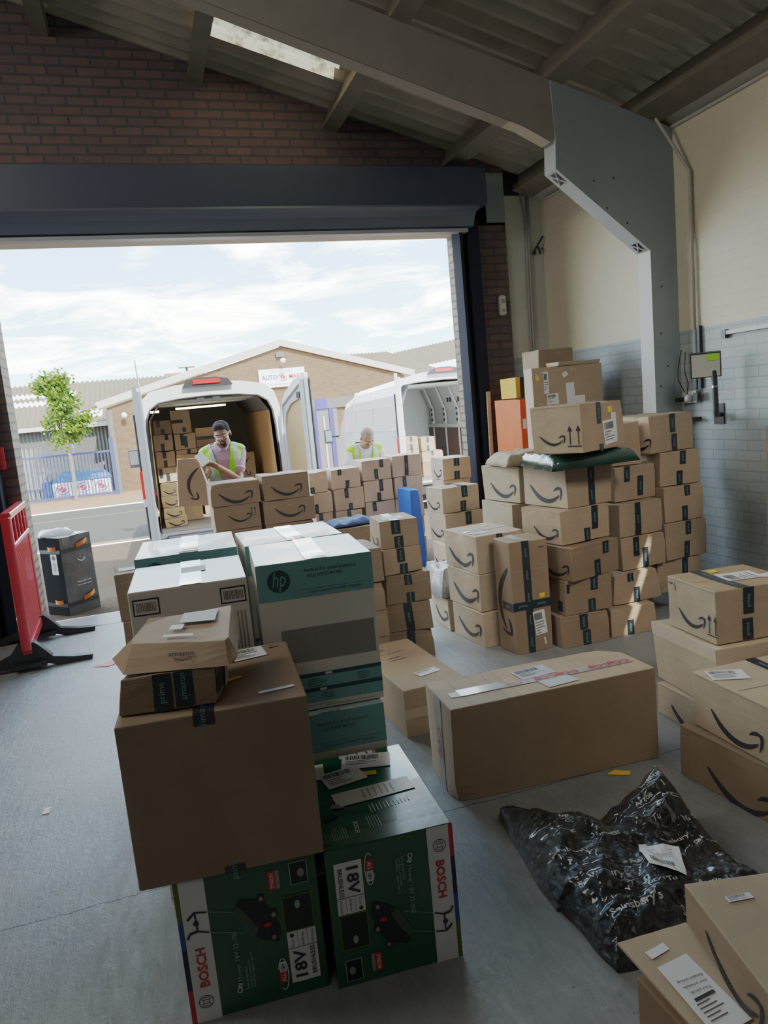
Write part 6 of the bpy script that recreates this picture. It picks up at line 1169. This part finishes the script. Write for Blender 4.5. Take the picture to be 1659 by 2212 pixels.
    def cut(c_):
        inv = c_ if lean(Vector((0, 0, 1.3))) == Vector((0, 0, 1.3)) else None
        p = c_ if inv is not None else UNLEAN(c_)
        if p.z < .98 or p.z > 1.435: return True
        if p.y < .02 and abs(p.x+(.02 if vopen else 0)) < (.012+max(0, p.z-(1.0 if vopen else 1.12))*(.20 if vopen else .26)): return True
        return p.z > 1.10 and p.z < 1.36 and abs(p.x) > .188-(.02 if p.z < 1.3 else 0)
    o = fuse(mb, 'hi_vis_vest', HIV, .010, 3, t, trim=cut); o.modifiers.new('s', 'SOLIDIFY').thickness = .004
    mb = MB(); rings = [((0, .01, 1.0), .160, .125), ((0, .01, .93), .172, .132), ((0, .012, .84), .175, .130)]; o = MB(); o.loft(rings[::-1]); mb.add([V_(p) for p in o.v], o.f)
    for sx in (-1, 1): limb(mb, [(sx*.085, .02+J.get('hipy', 0), .86), (sx*.10, J.get('hipy', 0)*.7, .47), (sx*.11, .03, .12)], [.098, .072, .062])
    fuse(mb, 'trousers', plain('black_trousers', (.02, .02, .024), .8) if 'black_trousers' not in MATS else MATS['black_trousers'], .011, 3, t)
    for sx in (-1, 1): mb = MB(); limb(mb, [(sx*.11, .06, .045), (sx*.115, -.03, .045), (sx*.122, -.15, .036)], [.050, .050, .038]); fuse(mb, 'shoe', BLACKP, .009, 2, t)
    return t, X
def short_hair(t, X):
    mb = MB(); mb.ell((0, .018, .050), (.084, .100, .088), None, 24, 16, X); mb.ell((0, -.045, .098), (.056, .046, .030), None, 16, 10, X); mb.ell((.03, -.06, .09), (.03, .03, .024), None, 12, 8, X)
    inv = lambda c_: False
    o = fuse(mb, 'hair', HAIR, .005, 2, t)
    HMi = None
    bm = bmesh.new(); bm.from_mesh(o.data); c0 = X((0, 0, 0)); ax = [(X(q)-c0) for q in ((1, 0, 0), (0, 1, 0), (0, 0, 1))]
    def loc_(p): d = p-c0; return Vector([d.dot(a_) for a_ in ax])
    bmesh.ops.delete(bm, geom=[f for f in bm.faces if (lambda p: p.z < (.062 if p.y < -.045 else (.018 if p.y < .0 else -.045)))(loc_(f.calc_center_median()))], context='FACES')
    for v in bm.verts: v.co += Vector((noise.noise(v.co*60), noise.noise(v.co*60+Vector((3, 0, 0))), noise.noise(v.co*60+Vector((0, 5, 0)))))*.004
    bm.to_mesh(o.data); bm.free(); o.modifiers.new('s', 'SOLIDIFY').thickness = .008
def shaved(t, X):
    mb = MB(); mb.ell((0, .012, .040), (.0775, .0975, .0905), None, 28, 20, X); o = fuse(mb, 'cropped_hair', SHAVEN, .005, 1, t)
    bm = bmesh.new(); bm.from_mesh(o.data); c0 = X((0, 0, 0)); ax = [(X(q)-c0) for q in ((1, 0, 0), (0, 1, 0), (0, 0, 1))]
    def loc_(p): d = p-c0; return Vector([d.dot(a_) for a_ in ax])
    bmesh.ops.delete(bm, geom=[f for f in bm.faces if (lambda p: p.z < (.085 if p.y < -.03 else (.03 if p.y < .02 else -.04)))(loc_(f.calc_center_median()))], context='FACES'); bm.to_mesh(o.data); bm.free()
UNLEAN = lambda p: p
PINK = plain('pink_polo', (.42, .27, .34), .8, var=.08, scale=20); TEE = plain('white_shirt', (.55, .56, .62), .8)
p1, X1 = person('person', (.745, 7.70, -.004), 0, 'man with glasses, yellow vest and pink polo shirt, looking at a phone', {'L': ((-.175, 0, 1.335), (-.23, -.06, 1.09), (-.17, -.27, 1.18)), 'R': ((.175, 0, 1.325), (.105, -.14, 1.065), (-.10, -.31, 1.225))}, SKIN, PINK, short_hair, True, True,
    head=((.015, -.045, 1.520), -18, 16, -9), hands=[((-.10, -.31, 1.225), (-.85, -.20, .45), (.25, .5, .8), 1, .45), ((-.17, -.27, 1.18), (-.35, -.75, .2), (-.9, 0, .2), -1, .8)], vopen=1)
ph = empty('mobile_phone', (.745-.235, 7.70-.37, 1.305), label='pale phone held up by the man with glasses', cat='phone'); rot = (Matrix.Rotation(R(-28), 3, 'Y') @ Matrix.Rotation(R(50), 3, 'X'))
mb = MB(); mb.box((0, 0, 0), (.078, .155, .010), plain('phone_case', (.62, .58, .50), .3), rot); o = mb.build('case', parent=ph); o.modifiers.new('b', 'BEVEL').width = .004
mb = MB(); [mb.ell(Vector(rot @ Vector((-.022+dx, .055-dy, -.0065))), (.006, .006, .006), INK, 10, 6) for dx, dy in ((0, 0), (0, .018), (.016, .009))]; mb.build('camera_lenses', parent=ph)
c = C((.245, 7.405, 0, .285, .15, .46, .862), 'tall smile carton held in front by the man with glasses', mat=KRAFT); c.smile('F', .50, .47, .68, -90); c.o.rotation_euler.y = R(5)
# second figure bends forward over the cartons
def lean2(p):
    if p.z <= .90: return p
    a = R(26); d = p-Vector((0, .0, .90)); return Vector((p.x, d.y*cos(a)-d.z*sin(a), .90+d.z*cos(a)+d.y*sin(a)))+Vector((0, .16, -.02))
def UNLEAN(p):
    a = R(-26); q = p-Vector((0, .16, -.02)); d = q-Vector((0, 0, .90)); return Vector((q.x, d.y*cos(a)-d.z*sin(a), .90+d.z*cos(a)+d.y*sin(a)))
_s = [lean2(Vector((sx*.175, 0, 1.33))) for sx in (-1, 1)]
p2, X2 = person('person', (2.545, 8.80, -.135), R(-4), 'man with shaven head, yellow vest and white shirt, bending over cartons', {'L': (_s[0], (-.27, -.10, 1.02), (-.20, -.36, .98)), 'R': (_s[1], (.27, -.10, 1.00), (.16, -.38, .97)), 'hipy': .12}, SKIN2, TEE, shaved,
    lean=lean2, head=((.015, -.155, 1.415), 12, 34, 3), hands=[((-.20, -.36, .98), (.3, -.9, -.1), (0, 0, 1), 1, .6), ((.16, -.38, .97), (-.3, -.9, -.1), (0, 0, 1), -1, .6)])
# thin bag of packing paper and small fittings on the far side of the doorway row are left to the cartons themselves
